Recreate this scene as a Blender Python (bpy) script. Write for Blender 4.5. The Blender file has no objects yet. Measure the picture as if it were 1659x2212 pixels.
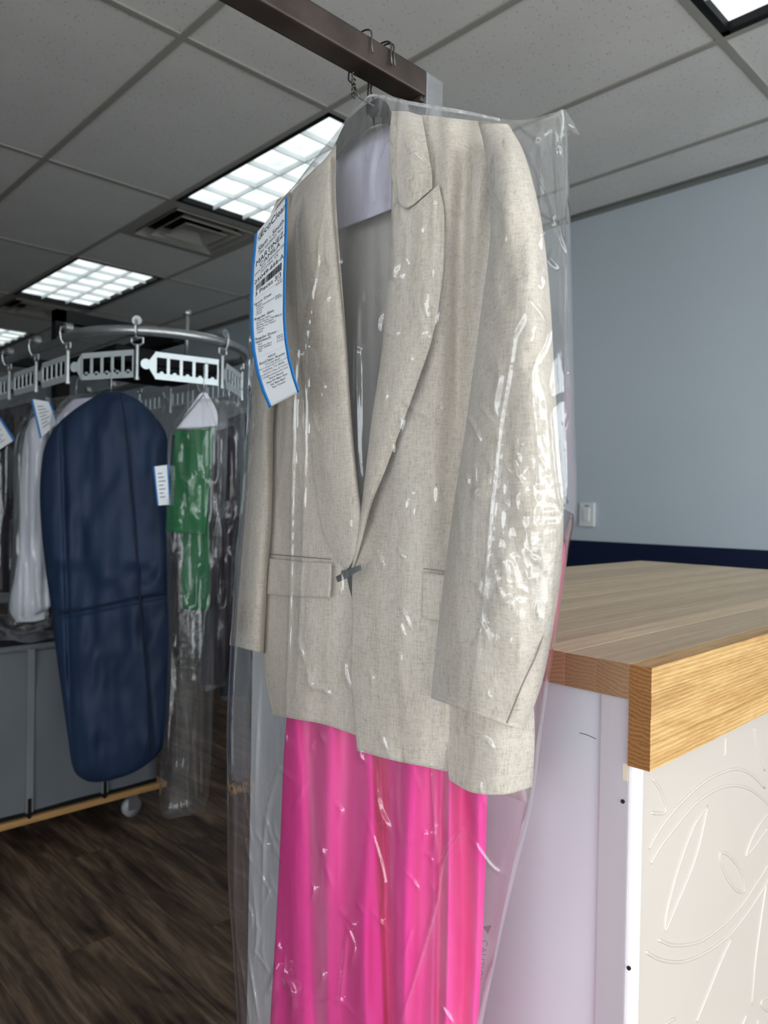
import bpy, bmesh, math, random
import numpy as np
from mathutils import Vector, Matrix

S = bpy.context.scene
COL = S.collection
random.seed(7)

# ------------------------------------------------------------------ camera, sky, exposure
CZ = 1.25                                   # camera height above the floor
FPX, YAW, PIT, ROL = 1604.3, 0.804066, -0.010046, 0.0172294
IW, IH = 1659.0, 2212.0
_cy, _sy, _cp, _sp = math.cos(YAW), math.sin(YAW), math.cos(PIT), math.sin(PIT)
FW = np.array([_cp * _cy, _cp * _sy, _sp])
_r = np.array([_sy, -_cy, 0.0]); _u = np.cross(_r, FW)
RT = math.cos(ROL) * _r + math.sin(ROL) * _u
UP = -math.sin(ROL) * _r + math.cos(ROL) * _u
cam = bpy.data.cameras.new('camera')
cam.sensor_fit = 'HORIZONTAL'; cam.sensor_width = 36.0; cam.lens = FPX / IW * 36.0
cam.clip_start = 0.02; cam.clip_end = 100
cam.dof.use_dof = True; cam.dof.focus_distance = 0.9; cam.dof.aperture_fstop = 9.0
co = bpy.data.objects.new('camera', cam); COL.objects.link(co)
co.matrix_world = Matrix(((RT[0], UP[0], -FW[0], 0), (RT[1], UP[1], -FW[1], 0), (RT[2], UP[2], -FW[2], CZ), (0, 0, 0, 1)))
S.camera = co

w = bpy.data.worlds.new('overcast_sky'); S.world = w; w.use_nodes = True
w.node_tree.nodes['Background'].inputs[0].default_value = (0.90, 0.96, 1.0, 1)
w.node_tree.nodes['Background'].inputs[1].default_value = 6.1
LAMP = 1.35                                  # ceiling light emission
S.view_settings.view_transform = 'Standard'; S.view_settings.look = 'None'
S.view_settings.gamma = 1.0; S.view_settings.use_curve_mapping = False
S.view_settings.exposure = 0.0
S.cycles.use_denoising = True
S.cycles.max_bounces = 8; S.cycles.diffuse_bounces = 4; S.cycles.glossy_bounces = 3
S.cycles.transparent_max_bounces = 14; S.cycles.transmission_bounces = 2
S.cycles.caustics_reflective = False; S.cycles.caustics_refractive = False
S.cycles.sample_clamp_indirect = 6.0
S.cycles.use_adaptive_sampling = True; S.cycles.adaptive_threshold = 0.03

FRONT_Y, LEFT_X, WALL_X, BACK_Y, CEIL = -2.3, -2.3, 3.352, 9.52, CZ + 1.4954
def portal(loc, rot, sx, sy):               # a sampling guide in the window opening (gives no light itself)
    l = bpy.data.lights.new('window_portal', 'AREA'); l.shape = 'RECTANGLE'; l.size = sx; l.size_y = sy
    l.cycles.is_portal = True
    o = bpy.data.objects.new('window_portal', l); COL.objects.link(o); o.location = loc; o.rotation_euler = rot
portal((LEFT_X - .03, -1.0, 1.3), (math.pi / 2, 0, -math.pi / 2), 2.6, 2.4)
portal(((LEFT_X + WALL_X) / 2, FRONT_Y - .03, 1.3), (math.pi / 2, 0, 0), WALL_X - LEFT_X, 2.4)

# ------------------------------------------------------------------ helpers
def rayv(px, py):
    px = np.asarray(px, float)[..., None]; py = np.asarray(py, float)[..., None]
    return RT * ((px - IW / 2) / FPX) - UP * ((py - IH / 2) / FPX) + FW
C0 = np.array([0, 0, CZ])
def PX(px, py, x):      # point of the sight line on the plane X = x
    d = rayv(px, py); return C0 + d * (np.asarray(x, float) / d[..., 0])[..., None]
def PY(px, py, y):
    d = rayv(px, py); return C0 + d * (np.asarray(y, float) / d[..., 1])[..., None]
def PZ(px, py, z):
    d = rayv(px, py); return C0 + d * ((np.asarray(z, float) - CZ) / d[..., 2])[..., None]
def PD(px, py, dist):
    d = rayv(px, py); return C0 + d * np.asarray(dist, float)[..., None]

ROOT = {}
def rootloc(o):
    while o.parent is not None: o = o.parent
    return np.array(o.location)
def setp(o, label=None, cat=None, group=None, kind=None):
    if label: o['label'] = label
    if cat: o['category'] = cat
    if group: o['group'] = group
    if kind: o['kind'] = kind
    return o
def thing(name, label, cat, loc, group=None):
    o = bpy.data.objects.new(name, None); COL.objects.link(o); o.location = loc
    o.empty_display_size = .05
    return setp(o, label, cat, group)
def meshobj(name, V, Fc, mat, parent=None, smooth=True, label=None):
    V = np.asarray(V, float)
    if parent is not None: V = V - rootloc(parent)
    me = bpy.data.meshes.new(name)
    me.from_pydata(V.tolist(), [], [tuple(f) for f in Fc]); me.validate(); me.update()
    if smooth: me.polygons.foreach_set('use_smooth', [True] * len(me.polygons))
    if mat: me.materials.append(mat)
    o = bpy.data.objects.new(name, me); COL.objects.link(o)
    if parent is not None: o.parent = parent
    if label: o['label'] = label
    return o
def bmobj(name, bm, mat, parent=None, smooth=False, label=None):
    if parent is not None:
        bmesh.ops.translate(bm, verts=bm.verts, vec=Vector(-rootloc(parent)))
    bmesh.ops.recalc_face_normals(bm, faces=bm.faces)
    me = bpy.data.meshes.new(name); bm.to_mesh(me); bm.free()
    if smooth: me.polygons.foreach_set('use_smooth', [True] * len(me.polygons))
    if mat: me.materials.append(mat)
    o = bpy.data.objects.new(name, me); COL.objects.link(o)
    if parent is not None: o.parent = parent
    if label: o['label'] = label
    return o
def addbox(bm, a, b, bev=0.0):
    a = np.minimum(a, b).tolist() if False else a
    x0, y0, z0 = [min(a[i], b[i]) for i in range(3)]; x1, y1, z1 = [max(a[i], b[i]) for i in range(3)]
    r = bmesh.ops.create_cube(bm, size=1.0)
    vs = r['verts']
    for v in vs:
        v.co = Vector((x0 + (v.co.x + .5) * (x1 - x0), y0 + (v.co.y + .5) * (y1 - y0), z0 + (v.co.z + .5) * (z1 - z0)))
    if bev > 0:
        es = list({e for v in vs for e in v.link_edges})
        bmesh.ops.bevel(bm, geom=es, offset=bev, segments=2, affect='EDGES', profile=.7)
    return bm
def box(name, a, b, mat, parent=None, bev=0.0, label=None):
    return bmobj(name, addbox(bmesh.new(), a, b, bev), mat, parent, label=label)
def addtube(bm, pts, r, seg=8, cap=True, flat=None):
    pts = [Vector(p) for p in pts]; n = len(pts)
    rad = r if hasattr(r, '__len__') else [r] * n
    rings = []; up = None
    for i, p in enumerate(pts):
        t = (pts[min(i + 1, n - 1)] - pts[max(i - 1, 0)]).normalized()
        if up is None:
            up = Vector((0, 0, 1)) if abs(t.z) < .9 else Vector((1, 0, 0))
        s = t.cross(up)
        if s.length < 1e-5: s = t.cross(Vector((0, 1, 0)))
        s.normalize(); up = s.cross(t).normalized()
        ring = []
        for k in range(seg):
            a = 2 * math.pi * k / seg
            ring.append(bm.verts.new(p + s * (math.cos(a) * rad[i]) + up * (math.sin(a) * rad[i])))
        rings.append(ring)
    for i in range(n - 1):
        for k in range(seg):
            bm.faces.new((rings[i][k], rings[i][(k + 1) % seg], rings[i + 1][(k + 1) % seg], rings[i + 1][k]))
    if cap:
        bm.faces.new(rings[0][::-1]); bm.faces.new(rings[-1])
    return bm
def tube(name, pts, r, mat, parent=None, seg=8, label=None):
    return bmobj(name, addtube(bmesh.new(), pts, r, seg), mat, parent, smooth=True, label=label)
def addcyl(bm, a, b, r, seg=16):
    return addtube(bm, [a, b], r, seg)

def crom(P, n):
    """uniform Catmull-Rom resample of P along axis 0"""
    P = np.asarray(P, float); k = len(P)
    if k == 2:
        t = np.linspace(0, 1, n).reshape((-1,) + (1,) * (P.ndim - 1)); return P[0] * (1 - t) + P[1] * t
    Q = np.concatenate([(2 * P[0] - P[1])[None], P, (2 * P[-1] - P[-2])[None]])
    t = np.linspace(0, k - 1, n); i = np.minimum(t.astype(int), k - 2); f = (t - i).reshape((-1,) + (1,) * (P.ndim - 1))
    a, b, c, d = Q[i], Q[i + 1], Q[i + 2], Q[i + 3]
    return .5 * (2 * b + (c - a) * f + (2 * a - 5 * b + 4 * c - d) * f * f + (3 * b - a - 3 * c + d) * f ** 3)
def crom_y(P, n):
    """resample rows so that the image rows advance evenly (P: k,cols,>=2)"""
    P = np.asarray(P, float); k = len(P)
    ym = P[:, :, 1].mean(1); s = (ym - ym[0]) / (ym[-1] - ym[0])
    D = crom(P, 40 * k)
    sd = np.interp(np.linspace(0, k - 1, 40 * k), np.arange(k), s)
    tt = np.linspace(0, 1, n); idx = np.interp(tt, sd, np.arange(40 * k))
    i0 = np.minimum(idx.astype(int), 40 * k - 2); f = (idx - i0)[:, None, None]
    return D[i0] * (1 - f) + D[i0 + 1] * f
def vnoise(x, y, seed=0):
    x = np.asarray(x, float); y = np.asarray(y, float)
    rng = np.random.RandomState(seed); T = rng.rand(64, 64)
    xi = np.floor(x).astype(int); yi = np.floor(y).astype(int); fx = x - xi; fy = y - yi
    fx = fx * fx * fx * (fx * (fx * 6 - 15) + 10); fy = fy * fy * fy * (fy * (fy * 6 - 15) + 10)
    g = lambda a, b: T[a % 64, b % 64]
    return (g(xi, yi) * (1 - fx) + g(xi + 1, yi) * fx) * (1 - fy) + (g(xi, yi + 1) * (1 - fx) + g(xi + 1, yi + 1) * fx) * fy - .5
def gridfaces(nv, nu, off=0, flip=False):
    I = np.arange(nv * nu).reshape(nv, nu) + off
    f = np.stack([I[:-1, :-1], I[:-1, 1:], I[1:, 1:], I[1:, :-1]], -1).reshape(-1, 4)
    return f[:, ::-1] if flip else f
def edgeloop(nv, nu):
    I = np.arange(nv * nu).reshape(nv, nu)
    return np.concatenate([I[0, :-1], I[:-1, -1], I[-1, :0:-1], I[:0:-1, 0]])
def sheet(name, rows, base, mat, parent, nu=24, nv=60, thick=.0025, disp=None, proj=PX, label=None):
    """cloth sheet: rows of (px,py,d) control points, d added to base for the depth; closed with a thickness"""
    R = np.asarray([[(c + (0,))[:3] for c in r] for r in rows], float)
    G = crom_y(R, nv); G = crom(np.swapaxes(G, 0, 1), nu); G = np.swapaxes(G, 0, 1)
    if disp is not None:
        uu, vv = np.meshgrid(np.linspace(0, 1, nu), np.linspace(0, 1, nv)); G[..., 2] += disp(uu, vv, G)
    A = proj(G[..., 0], G[..., 1], base + G[..., 2]); B = proj(G[..., 0], G[..., 1], base + G[..., 2] + thick)
    V = np.concatenate([A.reshape(-1, 3), B.reshape(-1, 3)]); n = nv * nu
    Fc = [gridfaces(nv, nu), gridfaces(nv, nu, n, True)]
    e = edgeloop(nv, nu); e2 = np.roll(e, -1)
    Fc.append(np.stack([e2, e, e + n, e2 + n], -1))
    return meshobj(name, V, np.concatenate(Fc).tolist(), mat, parent, label=label)
def pillow(name, rows, base, mat, parent, bs, rowres='y', back=1.0, nu=40, nv=80, dz=None, p=2.2, disp=None, dispb=None, proj=PX, top=.0, bottom=0., label=None, close=True):
    """closed body whose outline is the first and last column; bs = half depth per row"""
    R = np.asarray(rows, float)[..., :2]
    bcol = np.repeat(np.asarray(bs, float)[:, None], R.shape[1], 1)[..., None]
    dcol = np.repeat((np.zeros(len(R)) if dz is None else np.asarray(dz, float))[:, None], R.shape[1], 1)[..., None]
    G = (crom_y if rowres == 'y' else crom)(np.concatenate([R, bcol, dcol], -1), nv); G = np.swapaxes(crom(np.swapaxes(G, 0, 1), nu * 3), 0, 1)
    th = np.linspace(0, math.pi, nu); us = .5 - .5 * np.cos(th)           # denser near the edges
    us = .65 * us + .35 * np.linspace(0, 1, nu)
    ii = us * (nu * 3 - 1); i0 = np.minimum(ii.astype(int), nu * 3 - 2); f = (ii - i0)[None, :, None]
    G = G[:, i0] * (1 - f) + G[:, i0 + 1] * f
    uu, vv = np.meshgrid(us, np.linspace(0, 1, nv))
    sh = np.clip(1 - np.abs(2 * uu - 1) ** p, 0, 1) ** (1 / p)
    if top > 0: sh = sh * np.sqrt(np.clip(1 - (1 - np.clip(vv / top, 0, 1)) ** 2, 0, 1))
    if bottom > 0: sh = sh * np.sqrt(np.clip(1 - (1 - np.clip((1 - vv) / bottom, 0, 1)) ** 2, 0, 1))
    fr = base + G[..., 3] - G[..., 2] * sh; bk = base + G[..., 3] + G[..., 2] * sh * back
    if disp is not None: fr = fr + disp(uu, vv, G) * np.minimum(1, sh * 1.5)
    if dispb is not None: bk = bk + dispb(uu, vv, G) * np.minimum(1, sh * 1.5)
    A = proj(G[..., 0], G[..., 1], fr); B = proj(G[:, 1:-1, 0], G[:, 1:-1, 1], bk[:, 1:-1])
    n = nv * nu; V = np.concatenate([A.reshape(-1, 3), B.reshape(-1, 3)])
    I = np.arange(n).reshape(nv, nu); J = np.arange(nv * (nu - 2)).reshape(nv, nu - 2) + n
    K = np.concatenate([I, J[:, ::-1], I[:, :1]], 1)                       # ring: front L->R, back R->L
    Fc = np.stack([K[:-1, :-1], K[:-1, 1:], K[1:, 1:], K[1:, :-1]], -1).reshape(-1, 4).tolist()
    if close:
        for row, fl in ((0, True), (nv - 1, False)):
            for k in range(nu - 1):
                a = I[row, k]; b = I[row, k + 1]
                c = J[row, min(k, nu - 3)] if k < nu - 2 else b; d = J[row, k - 1] if k > 0 else a
                q = [a, b, c, d]; q2 = []
                for x in q:
                    if x not in q2: q2.append(x)
                if len(q2) > 2: Fc.append(q2 if fl else q2[::-1])
    return meshobj(name, V, Fc, mat, parent, label=label)

# ------------------------------------------------------------------ materials
def srgb(r, g, b):
    f = lambda c: c / 12.92 if c <= .04045 else ((c + .055) / 1.055) ** 2.4
    return (f(r / 255), f(g / 255), f(b / 255), 1)
class NT:
    def __init__(s, name):
        s.m = bpy.data.materials.new(name); s.m.use_nodes = True; s.t = s.m.node_tree; s.t.nodes.clear()
        s.out = s.n('ShaderNodeOutputMaterial')
    def n(s, typ, **kw):
        x = s.t.nodes.new(typ)
        for k, v in kw.items(): setattr(x, k, v)
        return x
    def l(s, a, b): s.t.links.new(a, b)
    def coord(s, scale=(1, 1, 1), which='Object', rand=False):
        tc = s.n('ShaderNodeTexCoord'); mp = s.n('ShaderNodeMapping'); mp.inputs['Scale'].default_value = scale
        s.l(tc.outputs[which], mp.inputs['Vector'])
        if rand:
            oi = s.n('ShaderNodeObjectInfo'); vm = s.n('ShaderNodeVectorMath', operation='SCALE')
            vm.inputs[0].default_value = (37.3, 51.7, 23.1); s.l(oi.outputs['Random'], vm.inputs['Scale'])
            ad = s.n('ShaderNodeVectorMath', operation='ADD'); s.l(tc.outputs[which], ad.inputs[0]); s.l(vm.outputs[0], ad.inputs[1])
            s.l(ad.outputs[0], mp.inputs['Vector'])
        return mp.outputs['Vector']
    def noise(s, vec, scale=5, detail=3, rough=.5, dist=0):
        x = s.n('ShaderNodeTexNoise'); x.inputs['Scale'].default_value = scale; x.inputs['Detail'].default_value = detail
        x.inputs['Roughness'].default_value = rough; x.inputs['Distortion'].default_value = dist
        s.l(vec, x.inputs['Vector']); return x.outputs['Fac']
    def ramp(s, fac, stops):
        x = s.n('ShaderNodeValToRGB'); e = x.color_ramp.elements
        while len(e) < len(stops): e.new(.5)
        for i, (p, c) in enumerate(stops): e[i].position = p; e[i].color = c
        s.l(fac, x.inputs['Fac']); return x.outputs['Color']
    def math(s, op, a, b=None):
        x = s.n('ShaderNodeMath', operation=op)
        for i, v in enumerate((a, b)):
            if v is None: continue
            if isinstance(v, (int, float)): x.inputs[i].default_value = v
            else: s.l(v, x.inputs[i])
        return x.outputs[0]
    def mix(s, fac, a, b, blend='MIX'):
        x = s.n('ShaderNodeMix', data_type='RGBA', blend_type=blend)
        for k, v in ((0, fac), (6, a), (7, b)):
            if isinstance(v, (int, float)): x.inputs[k].default_value = v
            elif isinstance(v, tuple): x.inputs[k].default_value = v
            else: s.l(v, x.inputs[k])
        return x.outputs[2]
    def bsdf(s, color, rough=.5, metal=0, spec=.5, bump=None, bstr=.2, bdist=.001, **kw):
        b = s.n('ShaderNodeBsdfPrincipled')
        if isinstance(color, tuple): b.inputs['Base Color'].default_value = color
        else: s.l(color, b.inputs['Base Color'])
        if isinstance(rough, (int, float)): b.inputs['Roughness'].default_value = rough
        else: s.l(rough, b.inputs['Roughness'])
        b.inputs['Metallic'].default_value = metal; b.inputs['Specular IOR Level'].default_value = spec
        for k, v in kw.items(): b.inputs[k.replace('_', ' ')].default_value = v
        if bump is not None:
            bp = s.n('ShaderNodeBump'); bp.inputs['Strength'].default_value = bstr; bp.inputs['Distance'].default_value = bdist
            s.l(bump, bp.inputs['Height']); s.l(bp.outputs[0], b.inputs['Normal'])
        s.l(b.outputs[0], s.out.inputs['Surface']); return s.m

def plain(name, c, rough=.5, metal=0, spec=.5, var=.08, nscale=6, bstr=.1, stretch=(1, 1, 1), **kw):
    t = NT(name); v = t.coord(stretch); f = t.noise(v, nscale, 4)
    c = tuple(c)
    lo = tuple(x * (1 - var) for x in c[:3]) + (1,); hi = tuple(min(1, x * (1 + var)) for x in c[:3]) + (1,)
    return t.bsdf(t.ramp(f, [(.3, lo), (.7, hi)]), rough, metal, spec, bump=t.noise(v, nscale * 12, 2), bstr=bstr, **kw)

def linen_mat(name, base, dark, light):
    t = NT(name)
    n1 = t.noise(t.coord((1300, 1300, 120)), 1, 2, .6); n2 = t.noise(t.coord((140, 140, 1500)), 1, 2, .6)
    n3 = t.noise(t.coord((1, 1, 1)), 14, 3); n4 = t.noise(t.coord((420, 420, 50)), 1, 2, .6); n5 = t.noise(t.coord((60, 60, 600)), 1, 2, .6)
    s = t.math('ADD', t.math('ADD', t.math('MULTIPLY', n1, .35), t.math('MULTIPLY', n2, .3)), t.math('ADD', t.math('MULTIPLY', n4, .2), t.math('MULTIPLY', n5, .15)))
    c = t.ramp(s, [(.35, dark), (.5, base), (.64, light)])
    c = t.mix(t.math('MULTIPLY', t.math('SUBTRACT', n3, .35), .25), c, dark)
    return t.bsdf(c, .85, 0, .15, bump=s, bstr=.25, bdist=.0006, Sheen_Weight=.1)
def cloth_mat(name, c, rough=.8, var=.12, spec=.2, bscale=40, bstr=.15, bdist=.002):
    t = NT(name); v = t.coord((1, 1, .35)); f = t.noise(v, 9, 4)
    lo = tuple(x * (1 - var) for x in c[:3]) + (1,); hi = tuple(min(1, x * (1 + var)) for x in c[:3]) + (1,)
    return t.bsdf(t.ramp(f, [(.3, lo), (.7, hi)]), rough, 0, spec, bump=t.noise(v, bscale, 3), bstr=bstr, bdist=bdist)
def poly_mat(name, haze=.06, gloss=1.9, rough=.05, scale=1.0, bstr=.10, tint=(.97, .97, .975, 1)):
    """thin clear film: mostly see-through, a little milky, with a mirror-like glint where it is creased"""
    t = NT(name)
    v1 = t.coord((26 * scale, 26 * scale, 7 * scale)); n1 = t.noise(v1, 1, 3, .55, .6)
    v2 = t.coord((70 * scale, 70 * scale, 22 * scale)); n2 = t.noise(v2, 1, 2, .5, 1.2)
    h = t.math('ADD', t.math('ABSOLUTE', t.math('SUBTRACT', n1, .5)), t.math('MULTIPLY', n2, .3))
    bp = t.n('ShaderNodeBump'); bp.inputs['Strength'].default_value = bstr; bp.inputs['Distance'].default_value = .012
    t.l(h, bp.inputs['Height'])
    fr = t.n('ShaderNodeLayerWeight'); fr.inputs['Blend'].default_value = .5; t.l(bp.outputs[0], fr.inputs['Normal'])
    f5 = t.math('ADD', t.math('MULTIPLY', t.math('POWER', fr.outputs['Facing'], 3.0), .45), .035)   # Schlick-like, same from both sides
    fac = t.math('MINIMUM', t.math('MULTIPLY', f5, gloss), .8)
    tr = t.n('ShaderNodeBsdfTransparent'); tr.inputs[0].default_value = tint
    df = t.n('ShaderNodeBsdfDiffuse'); df.inputs[0].default_value = (.85, .86, .88, 1)
    tl = t.n('ShaderNodeBsdfTranslucent'); tl.inputs[0].default_value = (.85, .86, .88, 1)
    t.l(bp.outputs[0], df.inputs['Normal'])
    hv = t.math('MULTIPLY', t.math('ADD', t.math('MULTIPLY', t.math('POWER', t.noise(t.coord((16 * scale, 16 * scale, 2.2 * scale)), 1, 4, .6, .8), 3.0), 9.0), .25), haze)
    hz = t.n('ShaderNodeMixShader'); hz.inputs[0].default_value = .4; t.l(df.outputs[0], hz.inputs[1]); t.l(tl.outputs[0], hz.inputs[2])
    m1 = t.n('ShaderNodeMixShader'); t.l(hv, m1.inputs[0]); t.l(tr.outputs[0], m1.inputs[1]); t.l(hz.outputs[0], m1.inputs[2])
    gl = t.n('ShaderNodeBsdfGlossy'); gl.inputs['Roughness'].default_value = rough; gl.inputs[0].default_value = (1, 1, 1, 1)
    t.l(bp.outputs[0], gl.inputs['Normal'])
    m2 = t.n('ShaderNodeMixShader'); t.l(fac, m2.inputs[0]); t.l(m1.outputs[0], m2.inputs[1]); t.l(gl.outputs[0], m2.inputs[2])
    t.l(m2.outputs[0], t.out.inputs['Surface']); return t.m
def oak_mat(name, tone=1.0, end=.42, light=srgb(205, 168, 112), dark=srgb(150, 108, 62)):
    """solid timber: growth rings round an axis along X, so that both long grain and end grain appear"""
    t = NT(name)
    tc = t.n('ShaderNodeTexCoord'); oi = t.n('ShaderNodeObjectInfo')
    vm = t.n('ShaderNodeVectorMath', operation='SCALE'); vm.inputs[0].default_value = (3.1, .9, .83); t.l(oi.outputs['Random'], vm.inputs['Scale'])
    ad = t.n('ShaderNodeVectorMath', operation='ADD'); t.l(tc.outputs['Object'], ad.inputs[0]); t.l(vm.outputs[0], ad.inputs[1])
    mp = t.n('ShaderNodeMapping'); mp.inputs['Scale'].default_value = (.9, 22, 22); t.l(ad.outputs[0], mp.inputs['Vector'])
    wv = t.n('ShaderNodeTexWave', wave_type='RINGS', rings_direction='X'); wv.inputs['Scale'].default_value = 3.2
    wv.inputs['Distortion'].default_value = 9; wv.inputs['Detail'].default_value = 3; wv.inputs['Detail Scale'].default_value = .45
    t.l(mp.outputs[0], wv.inputs['Vector'])
    m2 = t.n('ShaderNodeMapping'); m2.inputs['Scale'].default_value = (34, 430, 380); t.l(ad.outputs[0], m2.inputs['Vector'])
    fine = t.noise(m2.outputs[0], 1, 3, .65)
    m3 = t.n('ShaderNodeMapping'); m3.inputs['Scale'].default_value = (4.5, 48, 34); t.l(ad.outputs[0], m3.inputs['Vector']); broad = t.noise(m3.outputs[0], 1, 3, .55, 1.2)
    f = t.math('ADD', t.math('MULTIPLY', wv.outputs['Fac'], .14), t.math('ADD', t.math('MULTIPLY', fine, .4), t.math('MULTIPLY', broad, .46)))
    c = t.ramp(f, [(.32, dark), (.5, tuple((a + b) / 2 for a, b in zip(light, dark))), (.66, light)])
    k = t.math('ADD', t.math('MULTIPLY', oi.outputs['Random'], .3), .82 * tone)
    sx = t.n('ShaderNodeSeparateXYZ'); t.l(tc.outputs['Normal'], sx.inputs[0])          # sawn ends drink more finish and are darker wood
    endg = t.math('GREATER_THAN', t.math('ABSOLUTE', sx.outputs[0]), .7)
    endtint = (1 - end, (1 - end) * .82, (1 - end) * .68, 1)
    hs = t.n('ShaderNodeHueSaturation'); ce = t.ramp(t.math('ADD', t.math('MULTIPLY', wv.outputs['Fac'], .34), t.math('MULTIPLY', fine, .6)), [(.22, tuple(x * .8 for x in dark[:3]) + (1,)), (.74, tuple((a + b) / 2 for a, b in zip(light, dark)))]); c = t.mix(endg, c, t.mix(1.0, ce, endtint, 'MULTIPLY'))
    t.l(c, hs.inputs['Color']); t.l(k, hs.inputs['Value'])
    return t.bsdf(hs.outputs[0], .42, 0, .4, bump=fine, bstr=.15, bdist=.0006)

M = {}
M['linen'] = linen_mat('beige_linen', srgb(203, 193, 179), srgb(156, 145, 130), srgb(219, 211, 198))
M['lining'] = cloth_mat('grey_lining', srgb(168, 166, 162), .55, .05)
M['lavender'] = cloth_mat('lavender_lining', srgb(186, 184, 202), .5, .04)
M['black_cloth'] = cloth_mat('black_cloth', srgb(15, 14, 17), .85, spec=.1)
M['ribbon'] = plain('dark_ribbon', srgb(45, 48, 52), .45, nscale=30)
M['pink'] = cloth_mat('hot_pink_cloth', (.82, .03, .30, 1), .75, .05, bscale=120)
M['bag'] = poly_mat('clear_poly_film')
M['bag_dim'] = poly_mat('clear_poly_film_far', haze=.028, gloss=1.3, rough=.08, bstr=.32)
M['print'] = plain('grey_print', srgb(95, 90, 95), .6)
M['paper'] = plain('white_paper', srgb(226, 230, 234), .5, var=.02, bstr=.02)
M['blue'] = plain('blue_stripe', srgb(35, 115, 185), .5, var=.03, bstr=.02)
M['ink'] = plain('black_ink', srgb(40, 42, 46), .6, var=.02)
M['ink_soft'] = plain('grey_ink', srgb(105, 110, 116), .6, var=.02)
M['wire'] = plain('dull_wire', srgb(95, 92, 88), .35, .9, nscale=60)
M['steel_dark'] = plain('dark_mill_steel', srgb(72, 62, 58), .45, .55, var=.35, nscale=18, bstr=.15)
M['steel_bare'] = plain('ground_bare_steel', srgb(150, 150, 152), .38, .8, var=.2, nscale=25)
M['galv'] = plain('galvanised_steel', srgb(168, 172, 174), .36, .85, var=.1, nscale=40)
M['plate'] = plain('zinc_plate', srgb(205, 215, 218), .4, .35, var=.06, nscale=30)
M['black_metal'] = plain('black_painted_steel', srgb(15, 16, 18), .6, 0, .2, nscale=20)
M['oak'] = oak_mat('oak_butcher_block', 1.0, .45, srgb(224, 186, 126), srgb(172, 126, 72))
M['oak_sheen'] = oak_mat('oak_worktop_sheen', 1.0, .45, srgb(216, 196, 164), srgb(192, 168, 134))  # same oak as the fascia, paled to paint the top's reflected sheen
M['laminate'] = plain('grey_laminate', srgb(197, 203, 208), .22, 0, .55, var=.02, nscale=3, bstr=.02)
M['shaded_white'] = plain('shaded_white_wood', srgb(176, 174, 178), .4, var=.05, nscale=14, stretch=(1, 1, .1))  # the post's white paint, greyed to paint in its shaded side
M['white_paint'] = plain('white_painted_wood', srgb(238, 238, 240), .4, var=.02, nscale=20)
M['cream'] = plain('cream_gloss_panel', srgb(196, 187, 178), .25, 0, .5, var=.015, nscale=3, bstr=.01)
M['screw'] = plain('dark_screw', srgb(60, 55, 55), .4, .7)
M['switch'] = plain('white_plastic', srgb(222, 224, 226), .35, var=.01)
M['navy_nylon'] = cloth_mat('navy_nylon', srgb(27, 43, 68), .6, .2, .25, bscale=22, bstr=.45, bdist=.006)
M['navy_dark'] = cloth_mat('navy_dark_cloth', srgb(24, 32, 52), .7)
M['white_cloth'] = cloth_mat('white_shirt_cloth', srgb(214, 216, 226), .8, .04)
M['green'] = cloth_mat('green_cloth', srgb(18, 92, 50), .75, .15)
M['dark_cloth'] = cloth_mat('near_black_cloth', srgb(30, 28, 34), .8)
M['plum_cloth'] = cloth_mat('dark_plum_cloth', srgb(46, 40, 48), .7)
M['canvas'] = cloth_mat('grey_canvas', srgb(100, 104, 108), .85, .08)
M['canvas_dark'] = cloth_mat('grey_webbing', srgb(112, 116, 118), .85, .08)
M['rubber'] = plain('grey_rubber', srgb(150, 150, 152), .5)
M['cart_wood'] = oak_mat('cart_base_wood', 1.0, .3, srgb(190, 150, 98), srgb(150, 112, 68))

def wall_mat(name, c, rough=.6):
    t = NT(name); v = t.coord(); 
    return t.bsdf(t.ramp(t.noise(v, 2.5, 3), [(.3, tuple(x * .97 for x in c[:3]) + (1,)), (.7, c)]), rough, 0, .35, bump=t.noise(v, 180, 3), bstr=.12, bdist=.001)
M['wall_blue'] = wall_mat('pale_blue_paint', srgb(186, 197, 206))
M['wall_navy'] = wall_mat('navy_paint', srgb(4, 20, 52), .65)
M['wall_grey'] = wall_mat('grey_blue_paint', srgb(150, 158, 164))
M['tee'] = plain('grid_tee_paint', srgb(158, 157, 150), .6, var=.04)
M['trim_grey'] = plain('wall_angle_paint', srgb(120, 124, 122), .6, var=.04)
M['concrete'] = plain('concrete', srgb(205, 203, 198), .9, var=.1, nscale=4)
M['frame_alu'] = plain('dark_aluminium', srgb(70, 72, 76), .4, .6)
def tile_mat():
    t = NT('fissured_ceiling_tile'); v = t.coord((1, 1, 1), rand=True)
    vo = t.n('ShaderNodeTexVoronoi'); vo.inputs['Scale'].default_value = 62; vo.inputs['Randomness'].default_value = 1; t.l(v, vo.inputs['Vector'])
    holes = t.ramp(vo.outputs['Distance'], [(.12, (.5, .5, .5, 1)), (.22, (1, 1, 1, 1))])
    gate = t.ramp(t.noise(v, 130, 2), [(.50, (1, 1, 1, 1)), (.55, (0, 0, 0, 1))])
    f = t.mix(gate, (1, 1, 1, 1), holes)
    c = t.mix(1.0, t.ramp(t.noise(v, 3, 3), [(.3, srgb(222, 222, 220)), (.7, srgb(230, 230, 228))]), f, 'MULTIPLY')
    return t.bsdf(c, .9, 0, .2, bump=t.noise(v, 260, 3), bstr=.3, bdist=.002)
M['tile'] = tile_mat()
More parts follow.
